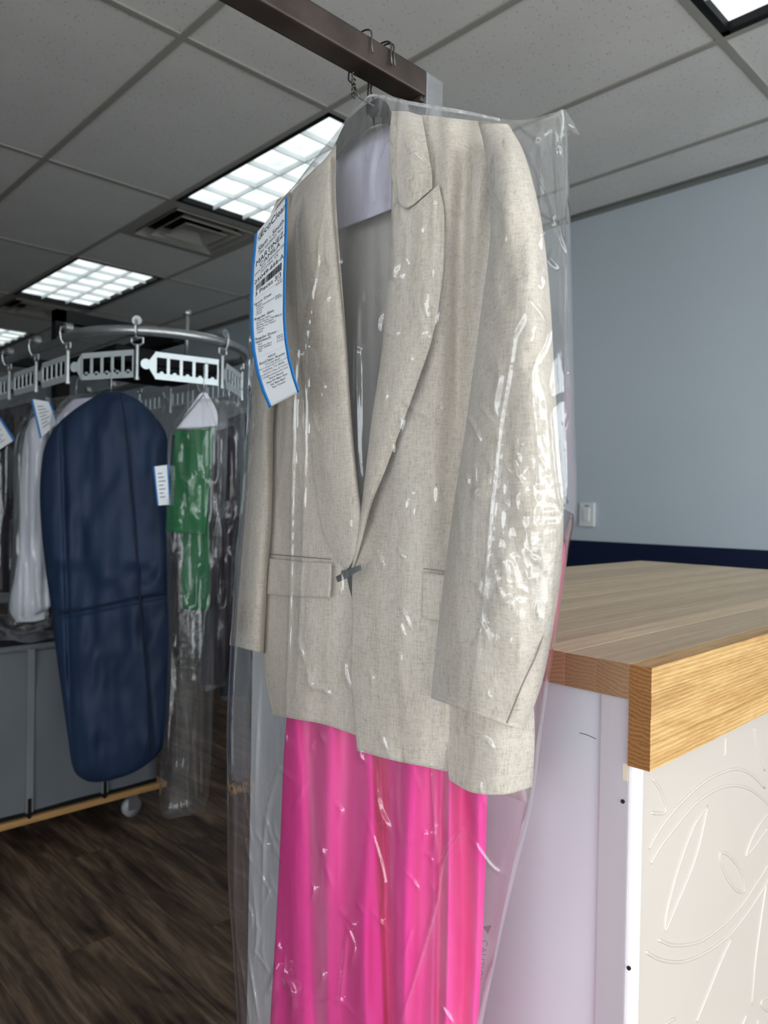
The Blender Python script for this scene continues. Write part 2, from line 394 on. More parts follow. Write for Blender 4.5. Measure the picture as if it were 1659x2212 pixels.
def plank_mat():
    t = NT('dark_vinyl_plank'); v = t.coord((16, 2.6, 8), rand=True); v2 = t.coord((90, 5, 30), rand=True)
    oi = t.n('ShaderNodeObjectInfo')
    f = t.math('ADD', t.math('MULTIPLY', t.noise(v, 1, 5, .6, .8), .65), t.math('MULTIPLY', t.noise(v2, 1, 3, .6), .35))
    c = t.ramp(f, [(.36, srgb(50, 37, 33)), (.5, srgb(94, 76, 62)), (.64, srgb(142, 118, 98))])
    hs = t.n('ShaderNodeHueSaturation'); t.l(c, hs.inputs['Color']); t.l(t.math('ADD', t.math('MULTIPLY', oi.outputs['Random'], .35), .75), hs.inputs['Value'])
    return t.bsdf(hs.outputs[0], .48, 0, .35, bump=f, bstr=.2, bdist=.001)
M['plank'] = plank_mat()
def lamp_mat():
    t = NT('lit_lamp_diffuser'); v = t.coord((1, 1, 1))
    f = t.noise(v, 9, 2)
    c = t.ramp(f, [(.3, (.62, .70, .72, 1)), (.62, (.95, 1, 1, 1))])
    em = t.n('ShaderNodeEmission'); t.l(c, em.inputs[0]); em.inputs[1].default_value = LAMP
    t.l(em.outputs[0], t.out.inputs['Surface']); return t.m
M['lamp'] = lamp_mat()
M['louver'] = plain('white_louver', srgb(225, 232, 232), .35, var=.02)

# ------------------------------------------------------------------ room shell
fl = setp(box('floor', (LEFT_X - .2, FRONT_Y - .2, -.12), (WALL_X + .2, BACK_Y + .2, -.006), M['plank']), kind='structure')
PW, PL = .178, 1.22
bm = addbox(bmesh.new(), (-PW / 2 + .0008, -PL / 2 + .0008, -.006), (PW / 2 - .0008, PL / 2 - .0008, 0))
pm = bpy.data.meshes.new('plank'); bm.to_mesh(pm); bm.free(); pm.materials.append(M['plank'])
n = 0
for i in range(-8, 19):
    for j in range(-1, 7):
        y = j * PL + (i * 0.437 % 1) * PL; x = i * PW
        if n >= 300 or y > 7 or y < -1.2: continue
        o = bpy.data.objects.new('plank', pm); COL.objects.link(o); o.parent = fl; o.location = (x, y, 0); n += 1
pave = setp(box('pavement_ground', (-25, -30, -.3), (25, FRONT_Y - .2, -.13), M['concrete']), kind='structure')

wr = setp(box('wall_right', (WALL_X, FRONT_Y, 0), (WALL_X + .15, BACK_Y, CEIL + .2), M['wall_blue']), kind='structure')
box('wainscot', (WALL_X - .004, FRONT_Y, .1), (WALL_X, BACK_Y, CZ - .1655), M['wall_navy'], wr, label='navy painted lower band')
setp(box('baseboard_right', (WALL_X - .018, FRONT_Y, 0), (WALL_X - .004, BACK_Y, .1), M['wall_navy']), kind='structure')
setp(box('wall_back', (LEFT_X, BACK_Y, 0), (WALL_X + .15, BACK_Y + .15, CEIL + .2), M['wall_grey']), kind='structure')
W2Y = 0.3                                   # added unseen side window for more light on left-facing surfaces; ends here
wl = setp(box('wall_left', (LEFT_X - .15, W2Y, 0), (LEFT_X, BACK_Y + .15, CEIL + .2), M['wall_grey']), kind='structure')
box('header', (LEFT_X - .15, FRONT_Y, 2.45), (LEFT_X, W2Y, CEIL + .2), M['wall_grey'], wl); box('sill_wall', (LEFT_X - .15, FRONT_Y, -.02), (LEFT_X, W2Y, .12), M['frame_alu'], wl)
wn2 = setp(bmobj('added_side_window', addbox(bmesh.new(), (LEFT_X - .1, FRONT_Y, 2.38), (LEFT_X - .04, W2Y, 2.45)), M['frame_alu']), kind='structure')
for i in range(4):
    y = FRONT_Y + .03 + i * (W2Y - FRONT_Y - .06) / 3
    box('mullion', (LEFT_X - .1, y - .03, .12), (LEFT_X - .04, y + .03, 2.38), M['frame_alu'], wn2)
# glazed shop front on the street side: low sill, header and mullions
wf = setp(box('wall_front', (LEFT_X - .15, FRONT_Y - .15, 2.45), (WALL_X + .15, FRONT_Y, CEIL + .2), M['wall_grey']), kind='structure')
box('sill_wall', (LEFT_X - .15, FRONT_Y - .15, -.02), (WALL_X + .15, FRONT_Y, .12), M['frame_alu'], wf)
wn = setp(bmobj('window_1', addbox(bmesh.new(), (LEFT_X, FRONT_Y - .1, 2.38), (WALL_X, FRONT_Y - .04, 2.45)), M['frame_alu']), kind='structure')
for i in range(6):
    x = LEFT_X + .03 + i * (WALL_X - LEFT_X - .06) / 5
    box('mullion', (x - .03, FRONT_Y - .1, .12), (x + .03, FRONT_Y - .04, 2.38), M['frame_alu'], wn)

# ceiling grid: main tees along Y every 0.61 m, cross tees every 1.22 m
GX0, GY0, TW, TL = .5748, .98673, .6096, 1.2192
ceil = setp(box('ceiling', (LEFT_X - .15, FRONT_Y - .15, CEIL + .03), (WALL_X + .15, BACK_Y + .15, CEIL + .3), M['tee']), kind='structure')
def tilemesh(wx, wy):
    bm = addbox(bmesh.new(), (-wx / 2 + .002, -wy / 2 + .002, .003), (wx / 2 - .002, wy / 2 - .002, .02))
    me = bpy.data.meshes.new('ceiling_tile'); bm.to_mesh(me); bm.free(); me.materials.append(M['tile']); return me
t24, t22, tcut = tilemesh(TW, TL), tilemesh(TW, TL / 2), tilemesh(WALL_X - (GX0 + 4 * TW), TL)
def part_at(name, me, parent, loc):
    o = bpy.data.objects.new(name, me); COL.objects.link(o); o.parent = parent; o.location = Vector(loc) - parent.location; return o
lamps = {-1: 1, 1: 1, 3: 1, 5: 1}; vents = {2: 1, 4: 1, 6: 1}
for i in range(-6, 5):
    for j in range(-3, 7):
        cx = GX0 + (i + .5) * TW; cy = GY0 + (j + .5) * TL
        if i == 4: part_at('ceiling_tile', tcut, ceil, ((GX0 + 4 * TW + WALL_X) / 2, cy, CEIL)); continue
        if i == 2 and j in lamps: continue
        if i == 2 and j in vents:
            part_at('ceiling_tile', t22, ceil, (cx, cy + TL / 4, CEIL)); continue
        part_at('ceiling_tile', t24, ceil, (cx, cy, CEIL))
for i in range(-6, 5):
    x = GX0 + i * TW
    bm = addbox(bmesh.new(), (x - .012, FRONT_Y, CEIL - .002), (x + .012, BACK_Y, CEIL + .003)); addbox(bm, (x - .002, FRONT_Y, CEIL + .003), (x + .002, BACK_Y, CEIL + .03))
    bmobj('grid_tee', bm, M['tee'], ceil)
for j in range(-2, 8):
    y = GY0 + j * TL
    for i in range(-6, 5):
        x0 = GX0 + i * TW + .012; x1 = min(GX0 + (i + 1) * TW - .012, WALL_X - .02)
        box('grid_tee', (x0, y - .012, CEIL - .0012), (x1, y + .012, CEIL + .003), M['tee'], ceil)
for j in vents:
    y = GY0 + j * TL + TL / 2
    box('grid_tee', (GX0 + 2 * TW + .012, y - .012, CEIL - .0012), (GX0 + 3 * TW - .012, y + .012, CEIL + .003), M['tee'], ceil)
bm = addbox(bmesh.new(), (WALL_X - .03, FRONT_Y, CEIL - .002), (WALL_X, BACK_Y, CEIL + .002)); addbox(bm, (WALL_X - .003, FRONT_Y, CEIL - .022), (WALL_X, BACK_Y, CEIL))
setp(bmobj('trim_1', bm, M['trim_grey']), kind='structure')

# lay-in lights: black door frame, lit lamp bed, white louver of 3 x 6 cells
def ceiling_light(j, label):
    x0, x1 = GX0 + 2 * TW + .012, GX0 + 3 * TW - .012; y0, y1 = GY0 + j * TL + .012, GY0 + (j + 1) * TL - .012
    t = thing('ceiling_light', label, 'ceiling light', ((x0 + x1) / 2, (y0 + y1) / 2, CEIL), 'lay-in ceiling lights')
    z = CEIL
    bm = bmesh.new()
    for a, b in (((x0, y0), (x0 + .026, y1)), ((x1 - .026, y0), (x1, y1)), ((x0, y0), (x1, y0 + .026)), ((x0, y1 - .026), (x1, y1))):
        addbox(bm, (a[0], a[1], z - .001), (b[0], b[1], z + .028))
    bmobj('frame', bm, M['black_metal'], t, label='black frame')
    xa, xb, ya, yb = x0 + .026, x1 - .026, y0 + .026, y1 - .026
    nx, ny = 36, 72
    X, Y = np.meshgrid(np.linspace(xa, xb, nx * 1 + 1), np.linspace(ya, yb, ny + 1))
    u = (X - xa) / (xb - xa) * 3; v = (Y - ya) / (yb - ya) * 6
    Z = z + .026 - .012 * np.abs(np.sin(math.pi * u)) ** .6 * np.abs(np.sin(math.pi * v)) ** .6
    V = np.stack([X, Y, Z], -1).reshape(-1, 3)
    meshobj('diffuser', V, gridfaces(ny + 1, nx + 1).tolist(), M['lamp'], t, label='glowing white diffuser')
    for k in range(1, 3):
        x = xa + (xb - xa) * k / 3; box('louver_blade', (x - .003, ya, z + .003), (x + .003, yb, z + .026), M['louver'], t)
    for k in range(1, 6):
        y = ya + (yb - ya) * k / 6; box('louver_blade', (xa, y - .003, z + .003), (xb, y + .003, z + .026), M['louver'], t)
ceiling_light(-1, 'lit ceiling light at the top corner above the oak counter')
ceiling_light(1, 'large lit ceiling light just behind the shoulder of the bagged blazer')
ceiling_light(3, 'lit ceiling light over the clothes conveyor, fully in view')
ceiling_light(5, 'farthest lit ceiling light, low at the frame edge beyond the conveyor')

def diffuser(j, label):
    x0, x1 = GX0 + 2 * TW + .012, GX0 + 3 * TW - .012; y0 = GY0 + j * TL + .012; y1 = y0 + TL / 2 - .024
    cx, cy = (x0 + x1) / 2, (y0 + y1) / 2; h = (x1 - x0) / 2
    t = thing('ceiling_vent', label, 'air vent', (cx, cy, CEIL), 'square ceiling vents')
    def coneframe(name, ho, hi, zo, zi, mat):
        V = []
        for hh, zz in ((ho, zo), (hi, zi), (ho, zo + .004), (hi, zi + .004)):
            V += [(cx - hh, cy - hh, zz), (cx + hh, cy - hh, zz), (cx + hh, cy + hh, zz), (cx - hh, cy + hh, zz)]
        Fc = []
        for k in range(4):
            a, b = k, (k + 1) % 4
            Fc += [(a, b, 4 + b, 4 + a), (8 + b, 8 + a, 12 + a, 12 + b), (a, 8 + a, 8 + b, b), (4 + a, 4 + b, 12 + b, 12 + a)]
        return meshobj(name, V, Fc, mat, t, smooth=False)
    coneframe('flange', h, h - .05, CEIL - .001, CEIL + .0, M['tee'])
    coneframe('outer_cone', h - .05, h - .10, CEIL - .012, CEIL + .03, M['tee'])
    coneframe('middle_cone', h - .11, h - .16, CEIL - .016, CEIL + .03, M['tee'])
    coneframe('inner_cone', h - .165, .05, CEIL - .02, CEIL + .02, M['tee'])
    box('backing', (x0, y0, CEIL + .028), (x1, y1, CEIL + .0295), M['black_metal'], t)
    coneframe('core', .05, .001, CEIL + .02, CEIL + .02, M['tee'])
diffuser(2, 'square louvred air vent beside the large ceiling light')
diffuser(4, 'square air vent beyond the fully visible ceiling light')

# ------------------------------------------------------------------ light switch on the wall
p = PX(1269.5, 1111.5, WALL_X)
t = thing('wall_switch', 'small white wall control on the pale blue wall', 'switch', (WALL_X, p[1], p[2]))
box('cover_plate', (WALL_X - .012, p[1] - .042, p[2] - .06), (WALL_X, p[1] + .042, p[2] + .06), M['switch'], t, .004)
box('rocker', (WALL_X - .017, p[1] - .017, p[2] - .033), (WALL_X - .011, p[1] + .017, p[2] + .033), M['switch'], t, .002)
box('indicator', (WALL_X - .0135, p[1] - .01, p[2] + .04), (WALL_X - .0115, p[1] + .01, p[2] + .047), M['ink_soft'], t)

# ------------------------------------------------------------------ counter
KX, KY, KZ = .741, .3615, CZ - .166          # near top corner
KX2, KY2 = 2.25, 1.143
t = thing('service_counter', 'oak-topped service counter with grey end panel and cream embossed front', 'counter', (1.5, .75, 0))
ns = 19; sw = (KY2 - KY - .0255) / ns
for i in range(ns):
    y = KY + .0255 + i * sw
    box('oak_stave', (KX, y, KZ - .038), (KX2, y + sw - .0003, KZ + random.uniform(-.0002, .0002)), M['oak_sheen'], t)
nf = 4; fh = .109 / nf
for i in range(nf):
    z = KZ - .109 + i * fh
    box('oak_stave', (KX, KY + random.uniform(0, .0003), z), (KX2, KY + .0252, z + fh - .0002), M['oak'], t, label=None)
py0 = KY + .0255
box('corner_post', (KX + .006, py0 + .001, 0), (KX + .031, py0 + .0365, KZ - .038), M['shaded_white'], t, .0015, label='white painted corner post coloured grey for its shade')
box('corner_board', (KX + .0065, py0 - .003, 0), (KX + .031, py0 + .0012, KZ - .1092), M['white_paint'], t, .001, label='white painted front edge')
box('end_panel', (KX + .011, py0 + .0365, 0), (KX + .03, KY2 - .03, KZ - .038), M['laminate'], t, .001, label='smooth grey end panel')
box('front_panel', (KX + .031, py0 + .0, 0), (KX2 - .03, py0 + .018, KZ - .109), M['cream'], t, label='cream panel with embossed swirls')
box('glue_patch', (KX + .0055, py0 + .002, KZ - .128), (KX + .007, py0 + .008, KZ - .1095), plain('dry_glue', srgb(205, 196, 170), .6), t)
box('back_panel', (KX + .031, KY2 - .06, 0), (KX2 - .03, KY2 - .045, KZ - .038), M['laminate'], t)
box('far_end_panel', (KX2 - .03, py0, 0), (KX2 - .011, KY2 - .03, KZ - .038), M['laminate'], t)
for px, py in ((1346, 1731), (1359, 2091)):
    q = PX(px, py, KX + .006); bm = addcyl(bmesh.new(), (KX + .0045, q[1], q[2]), (KX + .0065, q[1], q[2]), .0022, 12); bmobj('screw', bm, M['screw'], t)
q = PX(np.array([1252., 1270., 1287.]), np.array([1583., 1588., 1596.]), KX + .011); tube('scratch', q.tolist(), .0004, M['screw'], t, 5)
SW = [[(1010,460),(1080,340),(1160,240),(1250,150),(1340,80),(1430,40),(1500,30),(1570,60),(1640,130)],
 [(1020,540),(1080,440),(1150,350),(1250,230),(1340,160),(1420,125),(1500,120),(1580,150),(1659,220),(1720,300)],
 [(1330,230),(1260,330),(1200,480),(1150,640),(1110,800),(1100,905),(1160,770),(1240,580),(1290,420),(1330,230)],
 [(1395,490),(1400,540),(1440,630),(1490,690),(1530,690),(1520,620),(1490,550),(1440,495),(1410,482),(1395,490)],
 [(1700,240),(1650,280),(1600,350),(1560,430),(1540,500),(1570,470),(1620,400),(1659,350)],
 [(1060,955),(1130,985),(1210,985),(1300,960),(1400,890),(1500,790),(1590,660),(1659,550),(1720,440)],
 [(990,1020),(1060,1060),(1140,1078),(1220,1070),(1330,1020),(1450,930),(1540,820),(1620,700),(1700,560)],
 [(1460,950),(1400,1080),(1340,1230),(1270,1400)], [(1650,650),(1620,850),(1590,1080),(1570,1310)],
 [(1030,80),(1070,140),(1100,220),(1095,265),(1060,270),(1022,265)], [(1150,1385),(1100,1415),(1060,1470)],
 [(1720,1240),(1659,1265),(1620,1300),(1650,1340),(1720,1350)], [(1540,1370),(1510,1440)], [(1430,-145),(1424,-40)], [(1583,-194),(1600,-90),(1640,35)],
 [(1605,1390),(1600,1450)]]
for c in SW:
    P = np.array(c, float); P = crom(P, len(c) * 6)
    W3 = PY(1000 + P[:, 0] * .3972, 1650 + P[:, 1] * .3972, py0)
    W3 = W3[(W3[:, 0] > KX + .033) & (W3[:, 0] < KX2 - .05) & (W3[:, 2] < KZ - .111)]
    if len(W3) < 3: continue
    bm = addtube(bmesh.new(), W3.tolist(), .0021, 8)
    for v in bm.verts: v.co.y = py0 + (v.co.y - py0) * .7
    bmobj('relief_line', bm, M['cream'], t, smooth=True)

# ------------------------------------------------------------------ garment rail
RY, RX1 = .668, .722
q = PY(895, 193, RY - .016); RZ0 = q[2]; RS = .032
t = thing('garment_rail', 'dark steel garment rail with bare steel end post beside the counter', 'rail', (RX1 - RS / 2, RY, 0))
box('rail_tube', (-.5, RY - RS / 2, RZ0), (RX1 - RS, RY + RS / 2, RZ0 + RS), M['steel_dark'], t, .003, label='rust-brown horizontal tube')
box('post', (RX1 - RS, RY - RS / 2, 0.006), (RX1, RY + RS / 2, RZ0 + RS), M['steel_bare'], t, .003, label='bright bare steel post')
bm = addbox(bmesh.new(), (RX1 - RS - .006, RY - .012, RZ0 - .006), (RX1 - RS + .004, RY + .012, RZ0 + .004), .003); bmobj('weld_bead', bm, M['steel_dark'], t)
box('foot_plate', (RX1 - .07, RY - .05, 0), (RX1 + .01, RY + .05, .006), M['steel_dark'], t)
box('post', (-.5, RY - RS / 2, .006), (-.5 + RS, RY + RS / 2, RZ0), M['steel_dark'], t, .003); box('foot_plate', (-.54, RY - .05, 0), (-.44, RY + .05, .006), M['steel_dark'], t)

# ------------------------------------------------------------------ blazer group (plane X = BX)
BX = .62
HT = RZ0 + RS
def hanger(name, label, group, xoff, spread, zneck, twist=False):
    x = BX + xoff
    t = thing(name, label, 'hanger', (x, RY, zneck), group)
    r = .0011
    h = .024
    arc = [(x, RY - h * math.cos(a), HT + .002 + (RS * 0) + h * .55 * math.sin(a)) for a in np.linspace(-.5, math.pi, 14)]
    pts = [(x, RY, zneck)] + [(x, RY + .012, zneck + .02), (x, RY + .022, RZ0 - .004)] + [(x, RY + .0185, HT)] + [(x, RY + .0185 * math.cos(a), HT + .002 + .010 * math.sin(a)) for a in np.linspace(.3, math.pi, 9)] + [(x, RY - .0185, HT - .008), (x, RY - .021, HT - .022)]
    tube('hook', pts, r, M['wire'], t, 6)
    if twist:
        for s in (0, math.pi):
            tw = [(x + .0022 * math.cos(k * .9 + s), RY + .012 + .0022 * math.sin(k * .9 + s), zneck + .005 + k * .0016) for k in range(26)]
            tube('twist', tw, .0009, M['wire'], t, 5)
    xs = BX + .066; a = np.array([xs, RY, zneck]); pl = np.array([xs, RY + spread, zneck - .16]); pr = np.array([xs, RY - spread * .8, zneck - .16])
    tube('neck', [(x, RY, zneck), (xs, RY, zneck - .004)], r, M['wire'], t, 6)
    tube('shoulder_wire', [a, (a + pl) / 2 + [0, 0, .006], pl, (pl + pr) / 2, pr, (a + pr) / 2 + [0, 0, .006], a], r, M['wire'], t, 6)
# ---- clear bag creases, in picture coordinates, reused for the film of the blazer bag
def densify(P): return crom(np.array(P, float), len(P) * 10)

blz = thing('blazer', 'beige linen blazer hanging in a clear bag at the rail end', 'blazer', (BX, .73, CZ + .4))
def fold(ax, ay, amp, seed): return lambda u, v, G: amp * (vnoise(G[..., 0] / ax, G[..., 1] / ay, seed) + .5 * vnoise(G[..., 0] / ax * 2.1, G[..., 1] / ay * 2, seed + 1))
def shoulder_round(d=.10, amt=.04): return lambda u, v, G: amt * (1 - np.sqrt(np.clip(1 - (1 - np.clip(v / d, 0, 1)) ** 2, 0, 1)))
def add(*fs): return lambda u, v, G: sum(f(u, v, G) for f in fs)

# back with grey lining
sheet('back_lining', [[(640,425),(700,345),(760,300),(850,262),(950,262),(1060,285)],[(612,600),(680,600),(760,600),(860,600),(960,600),(1060,600)],
  [(600,1000),(680,1000),(760,1000),(860,1000),(960,1000),(1080,1000)],[(590,1400),(680,1400),(760,1420),(860,1450),(960,1480),(1110,1520)],
  [(606,1538),(690,1552),(770,1588),(860,1630),(970,1670),(1139,1736)]], BX + .045, M['lining'], blz, 70, 90, disp=fold(45, 600, .014, 3), label='grey lining inside the open front')
sheet('neck_lining', [[(714,345,0),(745,308,-.004),(790,290,-.006),(846,270,0)],[(717,420,0),(755,400,-.006),(800,380,-.008),(846,365,0)],[(722,500,0),(760,486,-.006),(800,470,-.008),(846,452,0)]],
  BX + .03, M['lavender'], blz, 40, 40, disp=fold(30, 300, .005, 9), label='pale lavender inner neck panel')
# fronts
sheet('left_front', [[(632,412,.03),(668,375,.0),(700,345,-.005),(726,312,0)],[(606,470,.01),(650,450,-.025),(690,440,-.03),(726,430,-.02)],[(592,600,.01),(645,600,-.03),(690,600,-.035),(738,600,-.02)],
  [(585,760,.01),(645,760,-.03),(700,760,-.035),(750,760,-.02)],[(580,900,.01),(640,905,-.032),(700,910,-.035),(755,915,-.02)],[(575,1050,.01),(640,1055,-.033),(700,1060,-.036),(765,1065,-.02)],
  [(568,1200,.01),(640,1208,-.033),(700,1215,-.036),(748,1228,-.03)],[(562,1330,.01),(640,1335,-.033),(700,1342,-.036),(775,1350,-.028)],[(570,1450,.008),(640,1455,-.03),(700,1465,-.034),(778,1480,-.028)],
  [(588,1543,.005),(640,1554,-.026),(700,1565,-.03),(780,1592,-.026)]], BX, M['linen'], blz, 50, 130, disp=fold(60, 500, .006, 11))
sheet('left_lapel', [[(652,398,-.03),(685,367,-.035),(714,338,-.03),(716,340,-.0)],[(638,470,-.045),(678,455,-.05),(716,440,-.045),(721,440,-.015)],[(638,600,-.048),(685,600,-.055),(730,600,-.05),(735,600,-.02)],
  [(646,740,-.048),(695,740,-.056),(744,740,-.05),(748,740,-.02)],[(656,840,-.048),(705,845,-.056),(751,850,-.05),(755,850,-.02)],[(667,932,-.047),(712,940,-.055),(759,950,-.05),(762,950,-.02)],
  [(679,1043,-.046),(725,1050,-.054),(769,1050,-.048),(772,1050,-.02)],[(695,1138,-.045),(738,1135,-.052),(777,1118,-.046),(779,1118,-.02)],[(720,1201,-.044),(744,1196,-.048),(771,1188,-.044),(772,1188,-.02)],[(744,1230,-.043),(752,1227,-.044),(760,1216,-.042),(760,1216,-.03)]],
  BX, M['linen'], blz, 40, 130, disp=fold(70, 400, .004, 21))
sheet('right_front', [[(848,242,.03),(930,250,.0),(1000,258,0),(1076,266,.03)],[(848,330,-.01),(930,340,-.03),(1010,345,-.03),(1085,350,.0)],[(845,480,-.02),(920,480,-.036),(1000,480,-.03),(1075,480,.01)],
  [(838,650,-.02),(910,650,-.036),(980,650,-.026),(1060,650,.02)],[(826,800,-.02),(890,800,-.036),(960,810,-.026),(1045,820,.02)],[(806,950,-.02),(870,955,-.038),(950,970,-.026),(1045,990,.02)],
  [(784,1100,-.022),(850,1110,-.04),(940,1130,-.028),(1050,1150,.02)],[(762,1228,-.038),(840,1245,-.046),(930,1260,-.03),(1080,1290,.02)],[(761,1350,-.04),(840,1370,-.046),(940,1395,-.03),(1110,1440,.02)],
  [(757,1450,-.04),(850,1480,-.046),(960,1515,-.03),(1120,1560,.02)],[(764,1540,-.038),(860,1570,-.044),(960,1600,-.03),(1110,1620,.02)],[(772,1622,-.036),(860,1645,-.042),(935,1660,-.03),(1060,1690,.02)]],
  BX, M['linen'], blz, 60, 150, disp=add(fold(55, 600, .010, 31), lambda u, v, G: .016 * np.exp(-((G[..., 0] - 1000 + .05 * (G[..., 1] - 450)) / 22.) ** 2) * np.clip((1300 - G[..., 1]) / 500, 0, 1)))
sheet('side_panel', [[(950,1380,-.02),(1010,1390,-.028),(1080,1400,-.02),(1140,1400,.01)],[(955,1500,-.022),(1020,1510,-.03),(1090,1515,-.02),(1152,1510,.012)],[(962,1620,-.024),(1030,1640,-.03),(1100,1640,-.02),(1155,1620,.012)],
  [(970,1685,-.024),(1020,1712,-.03),(1090,1716,-.02),(1150,1700,.012)]], BX, M['linen'], blz, 40, 60, disp=fold(70, 400, .005, 41))
sheet('collar', [[(846,240,.01),(880,241,-.006),(912,251,0)],[(842,290,-.038),(885,295,-.045),(921,305,-.04)],[(844,370,-.046),(890,378,-.054),(932,368,-.047)],[(853,428,-.047),(880,449,-.055),(934,407,-.047)]], BX, M['linen'], blz, 30, 40, disp=fold(60, 200, .003, 51))
sheet('right_lapel', [[(850,435,-.012),(854,436,-.042),(895,440,-.05),(948,398,-.044)],[(845,500,-.014),(849,500,-.046),(900,500,-.056),(960,465,-.046)],[(839,600,-.014),(843,600,-.047),(900,600,-.057),(957,590,-.046)],
  [(830,720,-.014),(833,720,-.048),(885,720,-.057),(937,718,-.047)],[(820,800,-.014),(823,800,-.048),(865,808,-.057),(906,815,-.047)],[(804,900,-.014),(807,900,-.048),(840,908,-.056),(869,917,-.047)],
  [(792,1000,-.014),(794,1000,-.048),(815,1008,-.054),(833,1014,-.047)],[(781,1090,-.02),(783,1090,-.048),(795,1092,-.052),(804,1086,-.047)],[(768,1180,-.03),(769,1180,-.046),(773,1182,-.048),(779,1178,-.046)],[(757,1236,-.04),(757,1236,-.044),(759,1237,-.045),(761,1236,-.044)]],
  BX, M['linen'], blz, 44, 130, disp=fold(60, 500, .003, 61))
# sleeves
def sl_disp(a, seed): return lambda u, v, G: a * (vnoise(G[..., 0] / 60, G[..., 1] / 160, seed) + .6 * vnoise(G[..., 0] / 28, G[..., 1] / 70, seed + 1))
pillow('right_sleeve', [[(1032,262),(1098,268)],[(1046,320),(1132,330)],[(1056,420),(1160,430)],[(1058,520),(1176,520)],[(1043,640),(1188,640)],[(1022,800),(1198,810)],[(1002,950),(1207,960)],[(983,1070),(1217,1085)],[(965,1200),(1213,1225)],[(948,1340),(1192,1372)],[(938,1430),(1170,1478)],[(931,1508),(1133,1579)]],
  BX - .04, M['linen'], blz, [.012,.03,.04,.045,.05,.054,.056,.056,.054,.052,.048,.045], nu=60, nv=150, disp=sl_disp(.007, 5), label='sleeve nearest the counter')
pillow('left_sleeve', [[(598,432),(628,415)],[(572,500),(628,500)],[(555,600),(626,600)],[(546,700),(618,720)],[(546,800),(602,830)],[(541,890),(592,905)],[(530,1000),(590,1015)],[(520,1100),(588,1115)],[(511,1200),(582,1212)],[(504,1300),(575,1312)],[(496,1393),(570,1412)]],
  BX + .005, M['linen'], blz, [.012,.025,.03,.034,.035,.035,.035,.035,.035,.034,.032], nu=40, nv=110, disp=sl_disp(.004, 8))
# sleeve back seam, pocket flaps, pocket welts, notch lines
def line3(name, px, base, mat, r=.0007, parent=blz):
    P = densify(px); tube(name, PX(P[:, 0], P[:, 1], base).tolist(), r, mat, parent, 5)
seam = plain('seam_thread', srgb(120, 110, 98), .9)
sheet('pocket_flap', [[(582,1206,-.008),(640,1212,-.038),(716,1217,-.042)],[(579,1245,-.009),(640,1250,-.039),(716,1253,-.043)],[(577,1283,-.009),(640,1289,-.039),(713,1291,-.043)]], BX, M['linen'], blz, 24, 14, thick=.003, label='pocket flap on the open side')
sheet('pocket_flap', [[(914,1236,-.04),(940,1240,-.036),(966,1244,-.03)],[(912,1290,-.041),(936,1294,-.037),(960,1298,-.03)],[(910,1334,-.041),(932,1340,-.037),(954,1342,-.03)]], BX, M['linen'], blz, 12, 14, thick=.003, label='pocket flap half hidden by the near sleeve')
line3('pocket_welt', [(583,1197),(640,1202),(715,1208)], np.interp(np.linspace(0, 1, 30), [0, .5, 1], [BX - .006, BX - .037, BX - .041]), seam, .0006)
line3('pocket_welt', [(915,1228),(940,1231),(966,1235)], BX - .044, seam, .0006)
line3('sleeve_seam', [(1186,1330),(1160,1410),(1128,1480),(1104,1540),(1095,1562)], np.interp(np.linspace(0, 1, 50), [0, .5, 1], [BX - .066, BX - .081, BX - .083]), seam, .0008)
# black ribbon tie closing the front
rb = sheet('ribbon_tie', [[(725,1246),(742,1236),(757,1228),(779,1220)],[(727,1252),(744,1243),(759,1234),(780,1226)],[(729,1258),(746,1251),(761,1241),(780,1231)]], BX - .066, M['ribbon'], blz, 20, 8, thick=.0025, disp=lambda u, v, G: -.005 * np.sin(math.pi * u), label='black ribbon tie at the front closure')
pillow('knot', [[(737,1233),(752,1229)],[(736,1243),(754,1240)],[(738,1252),(753,1249)]], BX - .071, M['ribbon'], blz, [.003, .005, .003], nu=12, nv=10)

# hangers on the rail
hz = PX(820, 214, BX)[2]
bh = thing('suit_hanger', 'wide black shoulder hanger inside the neck of the beige blazer', 'hanger', (BX, RY, hz))
pillow('shoulder_form', [[(713,342),(723,350)],[(727,304),(750,320)],[(749,262),(776,296)],[(784,230),(796,278)],[(812,214),(812,270)],[(824,213),(824,268)],[(838,226),(834,268)],[(848,250),(845,272)]], BX + .012, M['black_cloth'], bh, [.006,.012,.016,.02,.02,.02,.018,.008], 'u', 1, nu=16, nv=60, p=2)
x = BX + .004
tube('hook', [(x, RY + .016, hz - .01), (x, RY + .0215, RZ0 - .01), (x, RY + .019, HT)] + [(x, RY + .019 * math.cos(a), HT + .002 + .010 * math.sin(a)) for a in np.linspace(.3, math.pi, 9)] + [(x, RY - .0185, HT - .008), (x, RY - .0205, HT - .022)], .0012, M['wire'], bh, 6)
hanger('wire_hanger', 'thin wire hanger with twisted neck, nearest the frame top of the three on the rail', 'hangers on the garment rail', -.028, .10, CZ + .485, True)
hanger('wire_hanger', 'thin wire hanger hooked beside the black hanger, closest to the rail post', 'hangers on the garment rail', .009, .10, CZ + .475)

